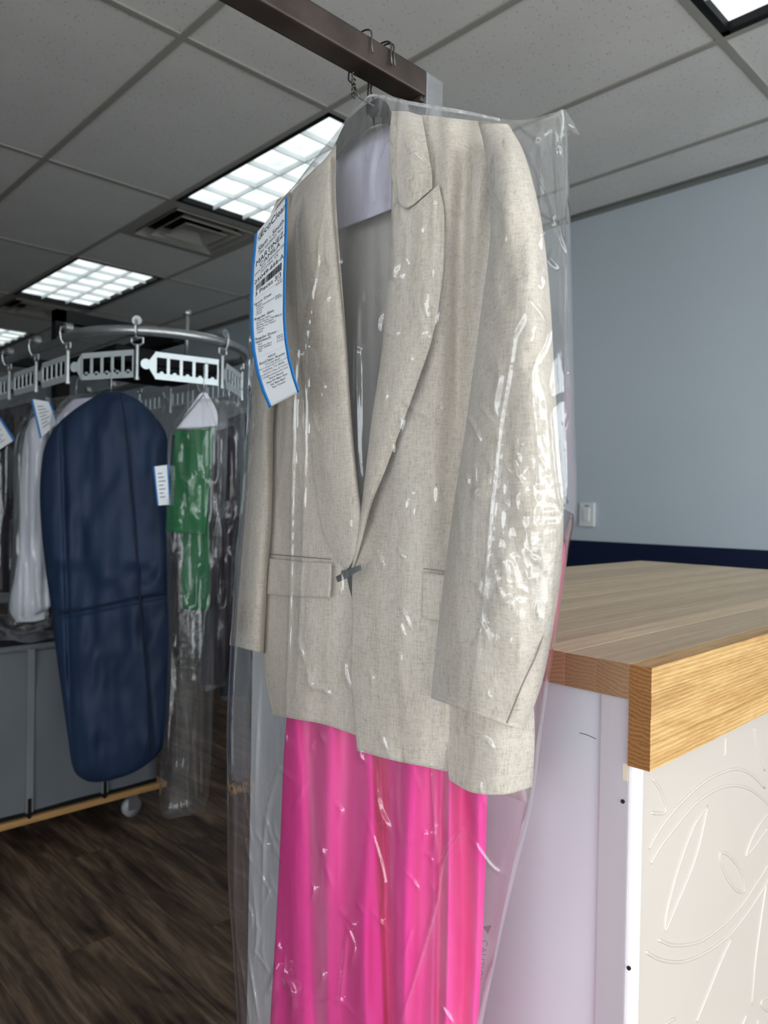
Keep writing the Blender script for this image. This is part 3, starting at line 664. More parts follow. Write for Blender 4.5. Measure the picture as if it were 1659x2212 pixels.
# ------------------------------------------------------------------ pink dress
dr = thing('pink_dress', 'hot pink dress hanging below the beige blazer inside the clear bag', 'dress', (BX, .7, .2))
def dress_disp(u, v, G):
    x = G[..., 0] + .06 * (G[..., 1] - 1600) * (u - .5); y = G[..., 1]
    d = .020 * np.sin(x / 13 + 2.2 * vnoise(x / 90, y / 500, 71)) * (.35 + .65 * np.clip(vnoise(x / 120, y / 600, 72) + .5, 0, 1))
    d += .012 * vnoise(x / 30, y / 300, 73)
    d += .03 * np.exp(-((x - 822 - .04 * (y - 1650)) / 11.) ** 2) + .03 * np.exp(-((x - 958) / 12.) ** 2)
    return d * .7
pillow('skirt', [[(640,1130),(1205,1130)],[(640,1200),(1221,1190)],[(635,1300),(1212,1290)],[(630,1400),(1195,1370)],[(625,1480),(1120,1470)],[(618,1560),(1056,1560)],[(612,1650),(1053,1700)],[(606,1800),(1050,1830)],[(596,2000),(1044,2000)],[(584,2200),(1034,2200)],[(575,2400),(1024,2420)],[(570,2500),(1020,2520)]],
  BX + .012, M['pink'], dr, [.01,.012,.014,.016,.028,.038,.04,.043,.045,.046,.046,.046], nu=240, nv=150, dz=[.04,.04,.038,.036,.03,.012,.006,0,0,0,0,0], disp=dress_disp, p=2.6)
pillow('bodice', [[(760,330),(860,330)],[(720,420),(980,420)],[(690,600),(1050,600)],[(660,900),(1130,900)],[(645,1135),(1200,1135)]], BX + .062, M['pink'], dr, [.004,.006,.007,.008,.009], nu=40, nv=40)

# ------------------------------------------------------------------ clear bag over blazer and dress
bag = thing('garment_bag', 'clear plastic dry-cleaning bag covering the beige blazer and pink dress', 'plastic bag', (BX, .74, CZ + .5))
cols = [0, .17, .33, .5, .67, .83, 1]
def lin(L, R): return [(L[0] + (R[0] - L[0]) * c, L[1] + (R[1] - L[1]) * c) for c in cols]
brow = [[(628,410),(715,300),(802,208),(930,231),(1040,250),(1130,259),(1221,236)], [(592,452),(690,380),(790,330),(920,325),(1050,325),(1150,315),(1227,300)],
        lin((548,560),(1233,480)), lin((538,700),(1238,650)), lin((533,900),(1243,880)), lin((520,1080),(1247,1085)), lin((508,1200),(1228,1190)), lin((497,1400),(1198,1400)),
        lin((490,1550),(1172,1580)), lin((490,1700),(1150,1740)), lin((492,1900),(1112,1900)), lin((503,2060),(1076,2060)), lin((515,2260),(1036,2260)), lin((520,2500),(1010,2500))]
CREASE = [  # polylines, half width px, height m
 ([(682,600),(660,668),(655,742),(643,760),(636,850),(634,950),(631,1100),(628,1280),(620,1500),(612,1700)], 3.0, .004),
 ([(680,560),(672,660),(660,750),(660,900),(658,1050),(652,1250),(640,1500)], 2.6, .0035),
 ([(705,430),(690,520),(683,590),(672,650)], 3.0, .003),
 ([(1120,600),(1113,700),(1100,800),(1080,920),(1070,1010),(1058,1130),(1045,1300),(1020,1500),(1005,1620)], 3.0, .004),
 ([(1150,640),(1184,690),(1178,740),(1155,785),(1150,840),(1158,920),(1165,1000),(1166,1100)], 4.0, .005),
 ([(1160,790),(1180,840),(1188,880),(1195,980),(1208,1080),(1220,1100),(1240,1112)], 3.2, .004),
 ([(900,290),(950,298),(1000,302),(1030,318)], 3.0, .003), ([(850,262),(880,310),(910,345),(935,370)], 2.6, .003),
 ([(1108,262),(1125,275),(1160,297),(1188,280),(1200,300),(1203,420)], 4.0, .004), ([(1203,300),(1200,360),(1210,500),(1225,540)], 3.0, .003),
 ([(1115,290),(1150,350),(1190,440),(1222,530),(1238,620)], 3.5, .004),
 ([(843,300),(846,380),(848,430),(850,500),(852,560)], 3.2, .0035),
 ([(780,560),(772,700),(770,800),(772,900),(774,980),(790,1100)], 6.0, .005), ([(800,240),(812,300),(800,380),(805,450)], 9.0, .006),
 ([(1072,760),(1078,810),(1068,870),(1075,910)], 9.0, .006), ([(1065,960),(1058,1030),(1050,1080)], 8.0, .005),
 ([(1062,1190),(1085,1210),(1095,1250),(1090,1290),(1105,1320)], 7.0, .005), ([(1055,1200),(1072,1250),(1085,1300)], 5.0, .004),
 ([(680,1440),(672,1480),(700,1490),(715,1505)], 5.0, .005), ([(865,860),(895,885),(935,905)], 6.0, .005),
 ([(860,560),(850,600),(870,590)], 5.0, .004), ([(690,665),(705,650),(712,625)], 4.0, .004), ([(835,715),(850,725),(862,712)], 4.0, .004), ([(708,562),(722,575),(735,560),(722,548)], 4.0, .004),
 ([(1100,790),(1150,800)], 3, .002), ([(1110,980),(1140,975),(1165,985),(1190,1040)], 4, .003), ([(1108,990),(1115,1020),(1130,1045)], 4, .003),
 ([(857,1300),(875,1330),(888,1362)], 2.6, .003), ([(862,1340),(874,1380)], 2.4, .003),
 ([(610,1640),(580,1740),(570,1830),(565,2000)], 3.5, .004), ([(537,2060),(545,2120),(560,2212)], 3.0, .004), ([(505,2010),(520,2080),(540,2212)], 3.5, .005),
 ([(525,1870),(528,2000)], 3, .003), ([(545,1900),(555,2010),(548,2080)], 3, .003), ([(540,900),(530,1100),(515,1300),(507,1420),(500,1700)], 3, .003), ([(562,1460),(555,1600),(550,1760)], 3, .003),
 ([(750,2010),(745,2060),(735,2160),(731,2150)], 4, .005), ([(766,2050),(757,2090)], 5, .005), ([(1010,1780),(960,1850),(940,1960),(900,2100),(865,2212)], 4.0, .010), ([(930,1640),(940,1800),(945,1900)], 3.0, .005),
 ([(812,1660),(818,1740),(835,1780),(840,1800)], 6, .005), ([(785,1740),(830,1900),(822,2000)], 3, .003), ([(600,2080),(590,2110),(578,2150)], 5, .006), ([(612,2100),(632,2150),(628,2200)], 6, .006),
 ([(650,2180),(730,2160),(770,2200)], 3, .003), ([(1130,1760),(1105,1880),(1080,2000),(1060,2120),(1045,2212)], 3.5, .004), ([(1010,1800),(1060,1870),(1090,1890)], 3, .003)]
_g = random.Random(21)
for _ in range(120):                          # short random glints where the film clings and puckers
    bx, by = _g.choice([(1090, 700), (1110, 1000), (1080, 1250), (1150, 850), (720, 700), (860, 800), (680, 1450), (850, 1300), (600, 1800), (750, 1950), (950, 1800), (1180, 450), (540, 1900), (900, 500)])
    bx += _g.gauss(0, 55); by += _g.gauss(0, 150); a_ = _g.gauss(1.45, .35); L_ = _g.uniform(14, 75)
    q1 = (bx + math.cos(a_) * L_ * .5 + _g.gauss(0, 5), by + math.sin(a_) * L_ * .5); q2 = (bx + math.cos(a_) * L_, by + math.sin(a_) * L_)
    CREASE.append(([(bx, by), q1, q2], _g.uniform(2.2, 5), _g.uniform(.002, .0045)))
def seg_dist(X, Y, P):
    D = np.full(X.shape, 1e9); T = np.zeros(X.shape); nseg = len(P) - 1
    for k, ((x0, y0), (x1, y1)) in enumerate(zip(P[:-1], P[1:])):
        dx, dy = x1 - x0, y1 - y0; L = dx * dx + dy * dy + 1e-9
        m = (X > min(x0, x1) - 60) & (X < max(x0, x1) + 60) & (Y > min(y0, y1) - 60) & (Y < max(y0, y1) + 60)
        if not m.any(): continue
        xx, yy = X[m], Y[m]; tt = np.clip(((xx - x0) * dx + (yy - y0) * dy) / L, 0, 1)
        dn = np.hypot(xx - x0 - tt * dx, yy - y0 - tt * dy); Dm = D[m]; Tm = T[m]; bt = dn < Dm
        Dm[bt] = dn[bt]; Tm[bt] = (k + tt[bt]) / nseg; D[m] = Dm; T[m] = Tm
    return D, np.sin(math.pi * np.clip(T, .02, .98)) ** .6
def bag_disp(u, v, G):
    X, Y = G[..., 0], G[..., 1]
    wx = X + 14 * vnoise(X / 60, Y / 90, 90); wy = Y + 20 * vnoise(X / 60, Y / 90, 91)
    d = .010 * vnoise(wx / 70, wy / 420, 81)
    rid = lambda a, b, s: 1 - 2 * np.abs(vnoise(wx / a, wy / b, s))
    msk = np.clip(vnoise(X / 150, Y / 210, 85) * 3 + .35, 0, 1)
    d -= .008 * msk * np.clip(rid(75, 420, 82) - .66, 0, 1)
    d -= .005 * msk * np.clip(rid(42, 190, 83) - .7, 0, 1)
    crk = np.exp(-(((X - 1085) / 45) ** 2 + ((Y - 420) / 120) ** 2)) + np.exp(-(((X - 1090) / 60) ** 2 + ((Y - 1260) / 90) ** 2)) + np.exp(-(((X - 600) / 40) ** 2 + ((Y - 2140) / 90) ** 2)) \
        + np.exp(-(((X - 1160) / 50) ** 2 + ((Y - 1080) / 100) ** 2)) + .7 * np.exp(-(((X - 945) / 25) ** 2 + ((Y - 400) / 60) ** 2))
    d -= .004 * crk * np.abs(rid(20, 28, 84))
    for P, wd, h in CREASE:
        dd, tp = seg_dist(X, Y, densify(P)); d -= h * tp * np.exp(-np.abs(dd / wd) ** 1.4)
    return d
pillow('film', brow, BX, M['bag'], bag, [.066,.084,.102,.108,.112,.112,.112,.11,.1,.094,.09,.088,.086,.086], nu=250, nv=520, disp=bag_disp, dispb=lambda u, v, G: .01 * vnoise(G[..., 0] / 60, G[..., 1] / 300, 95), p=4.6, back=.58, close=False, label='crinkled clear film')
sheet('film_corner', [[(1205,240,0),(1214,235,0),(1222,238,0)],[(1212,270,0),(1225,268,-.004),(1240,266,.0)],[(1214,297,.0),(1232,291,.005),(1253,292,.0)]], BX, M['bag'], bag, 14, 14, thick=.0006, label='loose film corner sticking out')
sheet('seal_strip', [[(768,240),(800,204),(850,212),(930,226),(1010,240),(1080,256)],[(764,246),(800,210),(850,219),(930,235),(1010,248),(1080,262)]], BX - .008, poly_mat('sealed_film', .3, 2.5, .1), bag, 80, 6, thick=.0008, disp=lambda u, v, G: .004 * vnoise(G[..., 0] / 9, G[..., 1] / 9, 17), label='frosted heat-sealed top seam')

# ------------------------------------------------------------------ writing
def text2d(body, size, align='CENTER', mirror=False):
    cu = bpy.data.curves.new('txt', 'FONT'); cu.body = body; cu.size = size; cu.align_x = align; cu.align_y = 'CENTER'; cu.resolution_u = 3
    ob = bpy.data.objects.new('txt', cu); COL.objects.link(ob)
    me = bpy.data.meshes.new_from_object(ob)
    V = np.array([v.co[:2] for v in me.vertices]); Fc = [tuple(p.vertices) for p in me.polygons]
    bpy.data.objects.remove(ob); bpy.data.curves.remove(cu); bpy.data.meshes.remove(me)
    if mirror: V[:, 0] *= -1
    return V, Fc
TL_ = np.array([(550,508),(542,590),(540,650),(541,710),(545,760),(554,808),(566,846),(581,881)], float)
TR_ = np.array([(622,422),(621,500),(618,590),(617,680),(620,730),(627,774),(637,812),(648,846)], float)
TT = np.array([0, .15, .32, .5, .63, .77, .88, 1.0])
def tagpx(s, t):
    Lx = np.interp(t, TT, TL_[:, 0]); Ly = np.interp(t, TT, TL_[:, 1]); Rx = np.interp(t, TT, TR_[:, 0]); Ry = np.interp(t, TT, TR_[:, 1])
    return Lx + (Rx - Lx) * s, Ly + (Ry - Ly) * s
def tagdepth(s, t): return BX - .07 - .05 * np.sin(np.clip(t, 0, 1) * 1.9) - .01 * s
tag = thing('order_tag', 'long white order tag with blue edges hanging on the blazer bag', 'tag', PX(585, 650, BX - .09))
def tagmesh(name, s0, s1, lift, mat, ns=10, nt=50, th=.0004, label=None):
    s, tt = np.meshgrid(np.linspace(s0, s1, ns), np.linspace(0, 1, nt)); px, py = tagpx(s, tt); d = tagdepth(s, tt) - lift
    A = PX(px, py, d).reshape(-1, 3); B = PX(px, py, d + th).reshape(-1, 3); n = ns * nt
    e = edgeloop(nt, ns); e2 = np.roll(e, -1)
    return meshobj(name, np.concatenate([A, B]), np.concatenate([gridfaces(nt, ns), gridfaces(nt, ns, n, True), np.stack([e2, e, e + n, e2 + n], -1)]).tolist(), mat, tag, label=label)
tagmesh('paper_strip', 0, 1, 0, M['paper'])
tagmesh('blue_border', 0, .085, .0006, M['blue'], 3, label='blue edge stripe'); tagmesh('blue_border', .915, 1, .0006, M['blue'], 3, label='blue edge stripe')
def tagtext(body, s, t, size, mat=None, align='CENTER', name='print_line'):
    V, Fc = text2d(body, size, align)
    if len(V) == 0: return
    ss = s + V[:, 0] / 76.; tt = t - V[:, 1] / 390.
    px, py = tagpx(ss, tt); meshobj(name, PX(px, py, tagdepth(ss, tt) - .0008), Fc, mat or M['ink'], tag, smooth=False)
I2 = M['ink_soft']
for a, s, t, z, m_ in [('EcoClean', .58, .03, 15, None), ('Slam - South', .53, .085, 11, None), ('Thu 02/20/25 9am', .53, .108, 7, I2), ('MARTINEZ,', .52, .138, 12, None), ('CAMILA', .52, .165, 12, None),
    ('MOUNT VERNON DR', .52, .190, 6.5, I2), ('AUSTIN, TX', .52, .208, 7, I2), ('25049-666-A', .51, .235, 11.5, None), ('3 Pieces 3/3', .5, .308, 11.5, None), ('- - - - - - - - - - - - - - -', .5, .335, 6, I2)]:
    tagtext(a, s, t, z, m_)
for a, t, z, m_ in [('Sport Coat', .365, 8, None), ('   Beige', .381, 5.5, I2), ('   Solid, Gold Buttons Beige', .394, 5, I2), ('   Camila', .407, 5.5, I2), ('   Spots', .419, 5.5, I2), ('   Linen', .431, 5.5, I2),
    ('Regular Skirt', .455, 8, None), ('   Custom Hem', .472, 5.5, I2), ('   Solid, Charlie, Magenta', .485, 5, I2), ('   Spring, Wrinkles', .498, 5.5, I2), ('   Below Knee, Pleated', .511, 5, I2), ('   Cotton', .524, 5.5, I2), ('   Lined', .537, 5.5, I2),
    ('Regular Dress -', .57, 8, None), ('Handwash', .588, 8, None), ('   Pink', .605, 5.5, I2), ('   Magenta Bow', .618, 5.5, I2), ('   Bow, Ruffled', .631, 5.5, I2), ('   Silk', .644, 5.5, I2)]:
    tagtext(a, .11, t, z, m_, 'LEFT')
for t in (.327, .34, .405, .49, .60, .612, .628): tagtext('Price' if t == .327 else '$18.50', .89, t, 5, I2, 'RIGHT')
tagtext('- - - - - - - - - - - - - - -', .5, .675, 6, I2)
for a, t, z, m_ in [('AR25', .70, 7.5, None), ('EcoClean Austin', .72, 8.5, None), ('512-236-8665', .74, 6, I2), ('2915 S LAMAR BLVD STE D-110A', .757, 4.6, I2), ('AUSTIN, TX 78704', .775, 6, I2), ('Tue 02/18/25 2:48pm by Charlie M', .793, 4.6, I2),
    ('info@ecocleanaustin.com', .81, 5.5, I2), ('Store Hours', .828, 6.5, None), ('Mon-Fri 8am-7pm', .847, 6.5, None), ('Sat 9am-4pm', .866, 6.5, None), ('Sun Closed', .885, 6.5, None)]:
    tagtext(a, .5, t, z, m_)
bars = bmesh.new(); xs = .16; V = []; Fc = []
rr = random.Random(5)
while xs < .86:
    wd = rr.choice([.008, .012, .02, .03])
    k = len(V)
    for s_, t_ in ((xs, .256), (xs + wd, .256), (xs + wd, .289), (xs, .289)):
        px, py = tagpx(np.array(s_), np.array(t_)); V.append(PX(px, py, tagdepth(np.array(s_), np.array(t_)) - .0008))
    Fc.append((k, k + 1, k + 2, k + 3)); xs += wd + rr.choice([.008, .012, .02])
bars.free(); meshobj('barcode', np.array(V), Fc, M['ink'], tag, smooth=False, label='printed barcode')
for k, (s_, t_) in enumerate([(.13, .028), (.17, .02), (.2, .03), (.16, .04), (.21, .042)]): tagtext('o', s_, t_, 7, None, name='logo_dot')
# CAUTION printed along the back of the film, seen mirrored through it
V, Fc = text2d('CAUTION', 22, 'LEFT', True)
a = np.array([1052., 2000.]); b = np.array([-.16, .987])
px = 1046 + V[:, 1] * 1.0 - .16 * (-V[:, 0]); py = 2030 + (-V[:, 0]) * .98
meshobj('caution_print', PX(px, py, BX + .062), Fc, M['print'], bag, smooth=False, label='faint mirrored CAUTION print')
meshobj('arrow_print', PX(np.array([1043., 1062., 1054.]), np.array([2002., 1998., 2018.]), BX + .062), [(0, 1, 2)], M['print'], bag, smooth=False)
V, Fc = text2d('o a o z - - -  - -', 11, 'LEFT')
meshobj('seal_print', PX(890 + V[:, 0], 230 - V[:, 1] * .6 + V[:, 0] * .13, BX - .0095), Fc, M['print'], bag, smooth=False)

# ------------------------------------------------------------------ clothes conveyor
CXC, CYC, CR, CRZ = 1.285, 2.545, .315, CZ + .55
cv = thing('clothes_conveyor', 'overhead steel clothes conveyor with looped pipe and slotted carriers', 'conveyor', (CXC, 4.2, 0))
LEN = 3.6
def loop(s):
    """point and heading on the pipe at arc length s (0 = where the left strand meets the bend)"""
    if s < 0: return (CXC - CR, CYC - s), math.pi * 1.5
    if s < math.pi * CR:
        a = math.pi + s / CR; return (CXC + CR * math.cos(a), CYC + CR * math.sin(a)), a + math.pi / 2
    return (CXC + CR, CYC + s - math.pi * CR), math.pi / 2 + 2 * math.pi
pts = [(CXC - CR, CYC + LEN, CRZ)] + [(loop(s)[0][0], loop(s)[0][1], CRZ) for s in np.linspace(0, math.pi * CR, 36)] + [(CXC + CR, CYC + LEN, CRZ)]
tube('pipe_rail', pts, .0165, M['galv'], cv, 14)
# support frame
bm = addbox(bmesh.new(), (CXC - .022, CYC - .16, CRZ + .005), (CXC + .022, CYC + LEN, CRZ + .05)); bmobj('spine_beam', bm, M['black_metal'], cv)
p1 = PZ(137, 676, CRZ + .11); p2 = PZ(292, 704, CRZ + .05)
yb = 2.62
box('cross_arm', (CXC - CR - .02, yb, CRZ + .06), (CXC + .02, yb + .04, CRZ + .1), M['black_metal'], cv)
box('arm_drop', (CXC - CR - .02, yb, CRZ - .0), (CXC - CR + .016, yb + .04, CRZ + .1), M['black_metal'], cv)
box('drive_housing', (CXC - .2, CYC - .1, CRZ - .075), (CXC + .2, CYC + .35, CRZ - .02), M['black_metal'], cv, .006)
box('turn_plate', (CXC - .15, CYC - .16, CRZ - .1), (CXC + .15, CYC + .15, CRZ - .09), M['black_metal'], cv)
for yy in (CYC + .9, CYC + LEN - .05):
    box('support_leg', (CXC - .03, yy, 0), (CXC + .03, yy + .06, CRZ), M['black_metal'], cv)
    box('cross_arm', (CXC - CR, yy, CRZ + .03), (CXC + CR, yy + .05, CRZ + .07), M['black_metal'], cv)
bm = addcyl(bmesh.new(), (CXC + .02, CYC - .18, CRZ - .05), (CXC + .02, CYC - .18, CRZ + .105), .0075, 12); addcyl(bm, (CXC + .02, CYC - .18, CRZ + .1), (CXC + .02, CYC - .18, CRZ + .118), .014, 12)
bmobj('adjusting_bolt', bm, M['galv'], cv, True)
# carrier pendant: roller on the pipe, strap, yoke and drop rod (local frame: x along the pipe, y outwards)
bm = bmesh.new()
addcyl(bm, (0, -.012, .03), (0, .012, .03), .0155, 14)
addtube(bm, [(0, .012, .03), (0, .024, .028), (0, .027, .01), (0, .024, -.012), (0, .016, -.026)], .0035, 6)
addtube(bm, [(-.018, .0, -.022), (-.018, 0, -.04), (-.008, 0, -.047), (.008, 0, -.047), (.018, 0, -.04), (.018, 0, -.022)], .0038, 6)
addtube(bm, [(-.018, .0, -.024), (0, .016, -.026), (.018, 0, -.024)], .0035, 6)
addtube(bm, [(0, 0, -.047), (0, 0, -.15)], .0062, 10); addtube(bm, [(0, 0, -.15), (0, 0, -.16)], .0085, 10)
pm_ = bpy.data.meshes.new('carrier_pendant'); bmesh.ops.recalc_face_normals(bm, faces=bm.faces); bm.to_mesh(pm_); bm.free(); pm_.materials.append(M['galv'])
# slotted plate (local frame: x along, z up)
bm = bmesh.new(); PLN = .262
def pl(x0, x1, z0, z1): addbox(bm, (x0, -.0015, z0), (x1, .0015, z1))
x0 = -PLN / 2 + .045; x1 = PLN / 2
pl(x0, x1, .026, .044); pl(x0, x1, -.046, -.026)
nwin = 5; ww = (x1 - x0) / nwin
for k in range(nwin + 1):
    xc = x0 + k * ww; pl(max(x0, xc - .005), min(x1, xc + .005), -.027, .027)
for k in range(nwin):
    xc = x0 + (k + .5) * ww; addcyl(bm, (xc, -.0015, -.026), (xc, .0015, -.026), .007, 10)
vs = [bm.verts.new((x0 + .002, yy, zz)) for yy in (-.0015, .0015) for zz in (-.046, .044)] + [bm.verts.new((x0 - .02, yy, zz)) for yy in (-.0015, .0015) for zz in (-.012, .012)]
for f in ((0, 1, 5, 4), (3, 2, 6, 7), (1, 3, 7, 5), (2, 0, 4, 6), (4, 5, 7, 6)): bm.faces.new([vs[i] for i in f])
addcyl(bm, (x0 - .03, -.0012, 0), (x0 - .03, .0012, 0), .017, 18)
bmesh.ops.recalc_face_normals(bm, faces=bm.faces)
plm = bpy.data.meshes.new('slot_carrier'); bm.to_mesh(plm); bm.free(); plm.materials.append(M['plate'])
rl = Vector(cv.location); PITCH = .30
for k in range(-9, 14):
    s = .285 + k * PITCH
    (x, y), h = loop(s)
    o = bpy.data.objects.new('carrier_pendant', pm_); COL.objects.link(o); o.parent = cv; o.location = Vector((x, y, CRZ)) - rl; o.rotation_euler = (0, 0, h + math.pi)
    (x2, y2), h2 = loop(s + PITCH); 
    o = bpy.data.objects.new('slot_carrier', plm); COL.objects.link(o); o.parent = cv
    o.location = Vector(((x + x2) / 2, (y + y2) / 2, CRZ - .105)) - rl; o.rotation_euler = (0, 0, math.atan2(y2 - y, x2 - x))

# ------------------------------------------------------------------ garments on the conveyor
def hook_to(parent, px, py, d, ztop):
    p = PD(px, py, d); tube('hanger_hook', [p, p + [0, 0, .03], [p[0], p[1], ztop - .01], [p[0] + .008, p[1], ztop], [p[0] + .016, p[1], ztop - .008]], .0016, M['galv'], parent, 6)
d0 = 2.36
t = thing('suit_cover', 'long navy nylon garment cover with zip, hanging on the conveyor bend', 'garment cover', PD(225, 1200, d0))
def navy_disp(u, v, G):
    X, Y = G[..., 0], G[..., 1]; wx = X + 18 * vnoise(X / 60, Y / 60, 8)
    d = .03 * vnoise(wx / 60, Y / 420, 101) + .009 * vnoise(wx / 34 + Y / 60, Y / 70 - wx / 90, 104) + .026 * vnoise(wx / 60, Y / 40, 102) * np.clip(1 - np.abs(Y - 1240) / 90, .12, 1)
    d += .012 * vnoise(X / 22, Y / 90, 103)
    d += .012 * np.exp(-((Y - 1318 - .2 * (200 - X)) / 5.) ** 2) - .012 * np.exp(-np.clip(Y - 1322, 0, 999) / 60.) * (Y > 1300) * 0
    d += .014 * np.exp(-((X - 133 - .03 * (Y - 900)) / 6.) ** 2)
    return d
pillow('cover_body', [[(222,846),(262,846)],[(195,862),(296,862)],[(160,885),(322,885)],[(125,915),(345,912)],[(103,950),(360,940)],[(92,985),(362,975)],[(86,1060),(362,1060)],[(90,1150),(361,1150)],[(100,1240),(362,1240)],[(110,1310),(366,1310)],[(120,1400),(368,1400)],[(132,1490),(366,1480)],[(145,1580),(362,1560)],[(158,1660),(345,1625)],[(185,1686),(290,1668)],[(210,1690),(232,1688)]],
  d0, M['navy_nylon'], t, [.02,.04,.05,.06,.068,.07,.075,.075,.072,.07,.065,.06,.055,.045,.03,.01], nu=100, nv=200, disp=navy_disp, p=2.6, top=.03, proj=PD)
P = densify([(262,850),(275,950),(283,1050),(292,1150),(300,1250),(306,1350),(316,1450),(322,1560),(322,1635)])
tube('zip_seam', PD(P[:, 0], P[:, 1], d0 - .072 + .0 * P[:, 0]).tolist(), .0035, M['navy_dark'], t, 6)
P = densify([(112,1322),(160,1318),(220,1308),(290,1290),(362,1280)])
tube('waist_seam', PD(P[:, 0], P[:, 1], d0 - .066).tolist(), .003, M['navy_dark'], t, 6)
hook_to(t, 240, 850, d0, CRZ - .13)

def plastic(t, rows, d, bs, seed, name='film'):
    pillow(name, rows, d, M['bag_dim'], t, bs, nu=60, nv=110, p=2.6, proj=PD, close=False, top=.05,
           disp=lambda u, v, G: .03 * vnoise(G[..., 0] / 24, G[..., 1] / 200, seed) - .02 * np.clip(.6 - 2 * np.abs(vnoise(G[..., 0] / 16, G[..., 1] / 90, seed + 1)), 0, 1), label='clear plastic cover')
def mini_tag(label, corners, d):
    t = thing('order_tag', label, 'tag', PD(*np.mean(corners, 0), d), 'order tags on the conveyor garments')
    c = np.array(corners, float)                                   # TL TR BR BL
    def P_(s, tt, lift):
        a = c[0] + (c[1] - c[0]) * s; b = c[3] + (c[2] - c[3]) * s; q = a + (b - a) * tt
        return PD(q[0], q[1], d - lift - .01 * math.sin(math.pi * tt))
    def strip(name, s0, s1, t0, t1, lift, mat):
        V = []; n = 7
        for i in range(n):
            tt = t0 + (t1 - t0) * i / (n - 1); V += [P_(s0, tt, lift), P_(s1, tt, lift), P_(s0, tt, lift - .0006), P_(s1, tt, lift - .0006)]
        Fc = []
        for i in range(n - 1):
            a = 4 * i; b = a + 4; Fc += [(a, a + 1, b + 1, b), (a + 2, b + 2, b + 3, a + 3), (a, b, b + 2, a + 2), (a + 1, a + 3, b + 3, b + 1)]
        Fc += [(0, 2, 3, 1), (4 * n - 4, 4 * n - 3, 4 * n - 1, 4 * n - 2)]
        meshobj(name, V, Fc, mat, t, smooth=False)
    strip('paper_strip', 0, 1, 0, 1, 0, M['paper']); strip('blue_border', 0, .1, 0, 1, .001, M['blue']); strip('blue_border', .9, 1, 0, 1, .001, M['blue'])
    for k in range(7):
        strip('print_line', .25, .55 + .25 * ((k * 37) % 5) / 5, .18 + k * .1, .205 + k * .1, .001, M['ink_soft'])

# white shirt in film
d1 = 2.78
t = thing('white_shirt', 'folded white shirt in clear plastic beside the navy cover', 'shirt', PD(68, 1100, d1))
pillow('shirt_body', [[(66,905),(108,880)],[(52,950),(100,950)],[(44,1050),(92,1050)],[(42,1150),(94,1150)],[(34,1230),(102,1230)],[(22,1290),(110,1290)],[(20,1318),(108,1312)],[(30,1338),(75,1330)]], d1, M['white_cloth'], t, [.02,.04,.045,.045,.05,.05,.045,.03], nu=40, nv=90, proj=PD, top=.1,
       disp=lambda u, v, G: .03 * vnoise(G[..., 0] / 14, G[..., 1] / 160, 121))
sheet('shirt_tail', [[(30,1325,0),(70,1322,0),(98,1318,0)],[(34,1343,0),(70,1343,0),(96,1338,0)]], d1 + .02, M['white_cloth'], t, 14, 6, .006, proj=PD)
plastic(t, [[(100,862),(185,848)],[(60,910),(140,890)],[(32,960),(110,940)],[(28,1100),(104,1100)],[(24,1200),(108,1200)],[(16,1330),(112,1330)],[(10,1350),(112,1350)]], d1 - .005, [.03,.06,.07,.07,.075,.075,.07], 131)
hook_to(t, 163, 850, d1, CRZ - .13)
mini_tag('blue-edged tag draped over the white shirt shoulder', [(67,862),(109,868),(126,912),(86,948)], d1 - .09)
# dark garment at the frame edge
d2 = 3.0
t = thing('dark_coat', 'dark coat in clear plastic at the edge, left of the white shirt', 'coat', PD(5, 1080, d2))
pillow('coat_body', [[(-60,900),(75,866)],[(-100,930),(62,905)],[(-110,1000),(42,960)],[(-110,1100),(32,1100)],[(-105,1200),(26,1200)],[(-100,1280),(20,1280)]], d2, M['dark_cloth'], t, [.02,.06,.08,.08,.08,.07], nu=40, nv=60, proj=PD, top=.08)
plastic(t, [[(-70,885),(80,852)],[(-110,915),(72,890)],[(-118,1000),(50,960)],[(-118,1100),(40,1100)],[(-112,1290),(28,1290)]], d2 - .0, [.03,.08,.1,.1,.09], 141)
hook_to(t, 10, 870, d2, CRZ - .13)
mini_tag('blue-edged tag cut by the frame edge on the dark coat', [(-42,925),(2,902),(32,950),(-12,978)], d2 - .13)
# pale bagged garment behind the navy cover
d6 = 2.57
t = thing('bagged_blouse', 'pale blouse in clear plastic, its shoulder peeking above the navy cover', 'blouse', PD(170, 950, d6))
pillow('blouse_body', [[(160,862),(205,858)],[(132,890),(240,885)],[(118,930),(250,930)],[(120,1100),(250,1100)],[(125,1250),(245,1250)]], d6, M['lavender'], t, [.015,.03,.04,.04,.04], nu=30, nv=40, proj=PD, top=.1)
plastic(t, [[(150,852),(212,846)],[(122,885),(245,880)],[(108,930),(258,930)],[(110,1280),(255,1280)]], d6, [.03,.05,.06,.06], 151)
hook_to(t, 165, 852, d6, CRZ - .13)
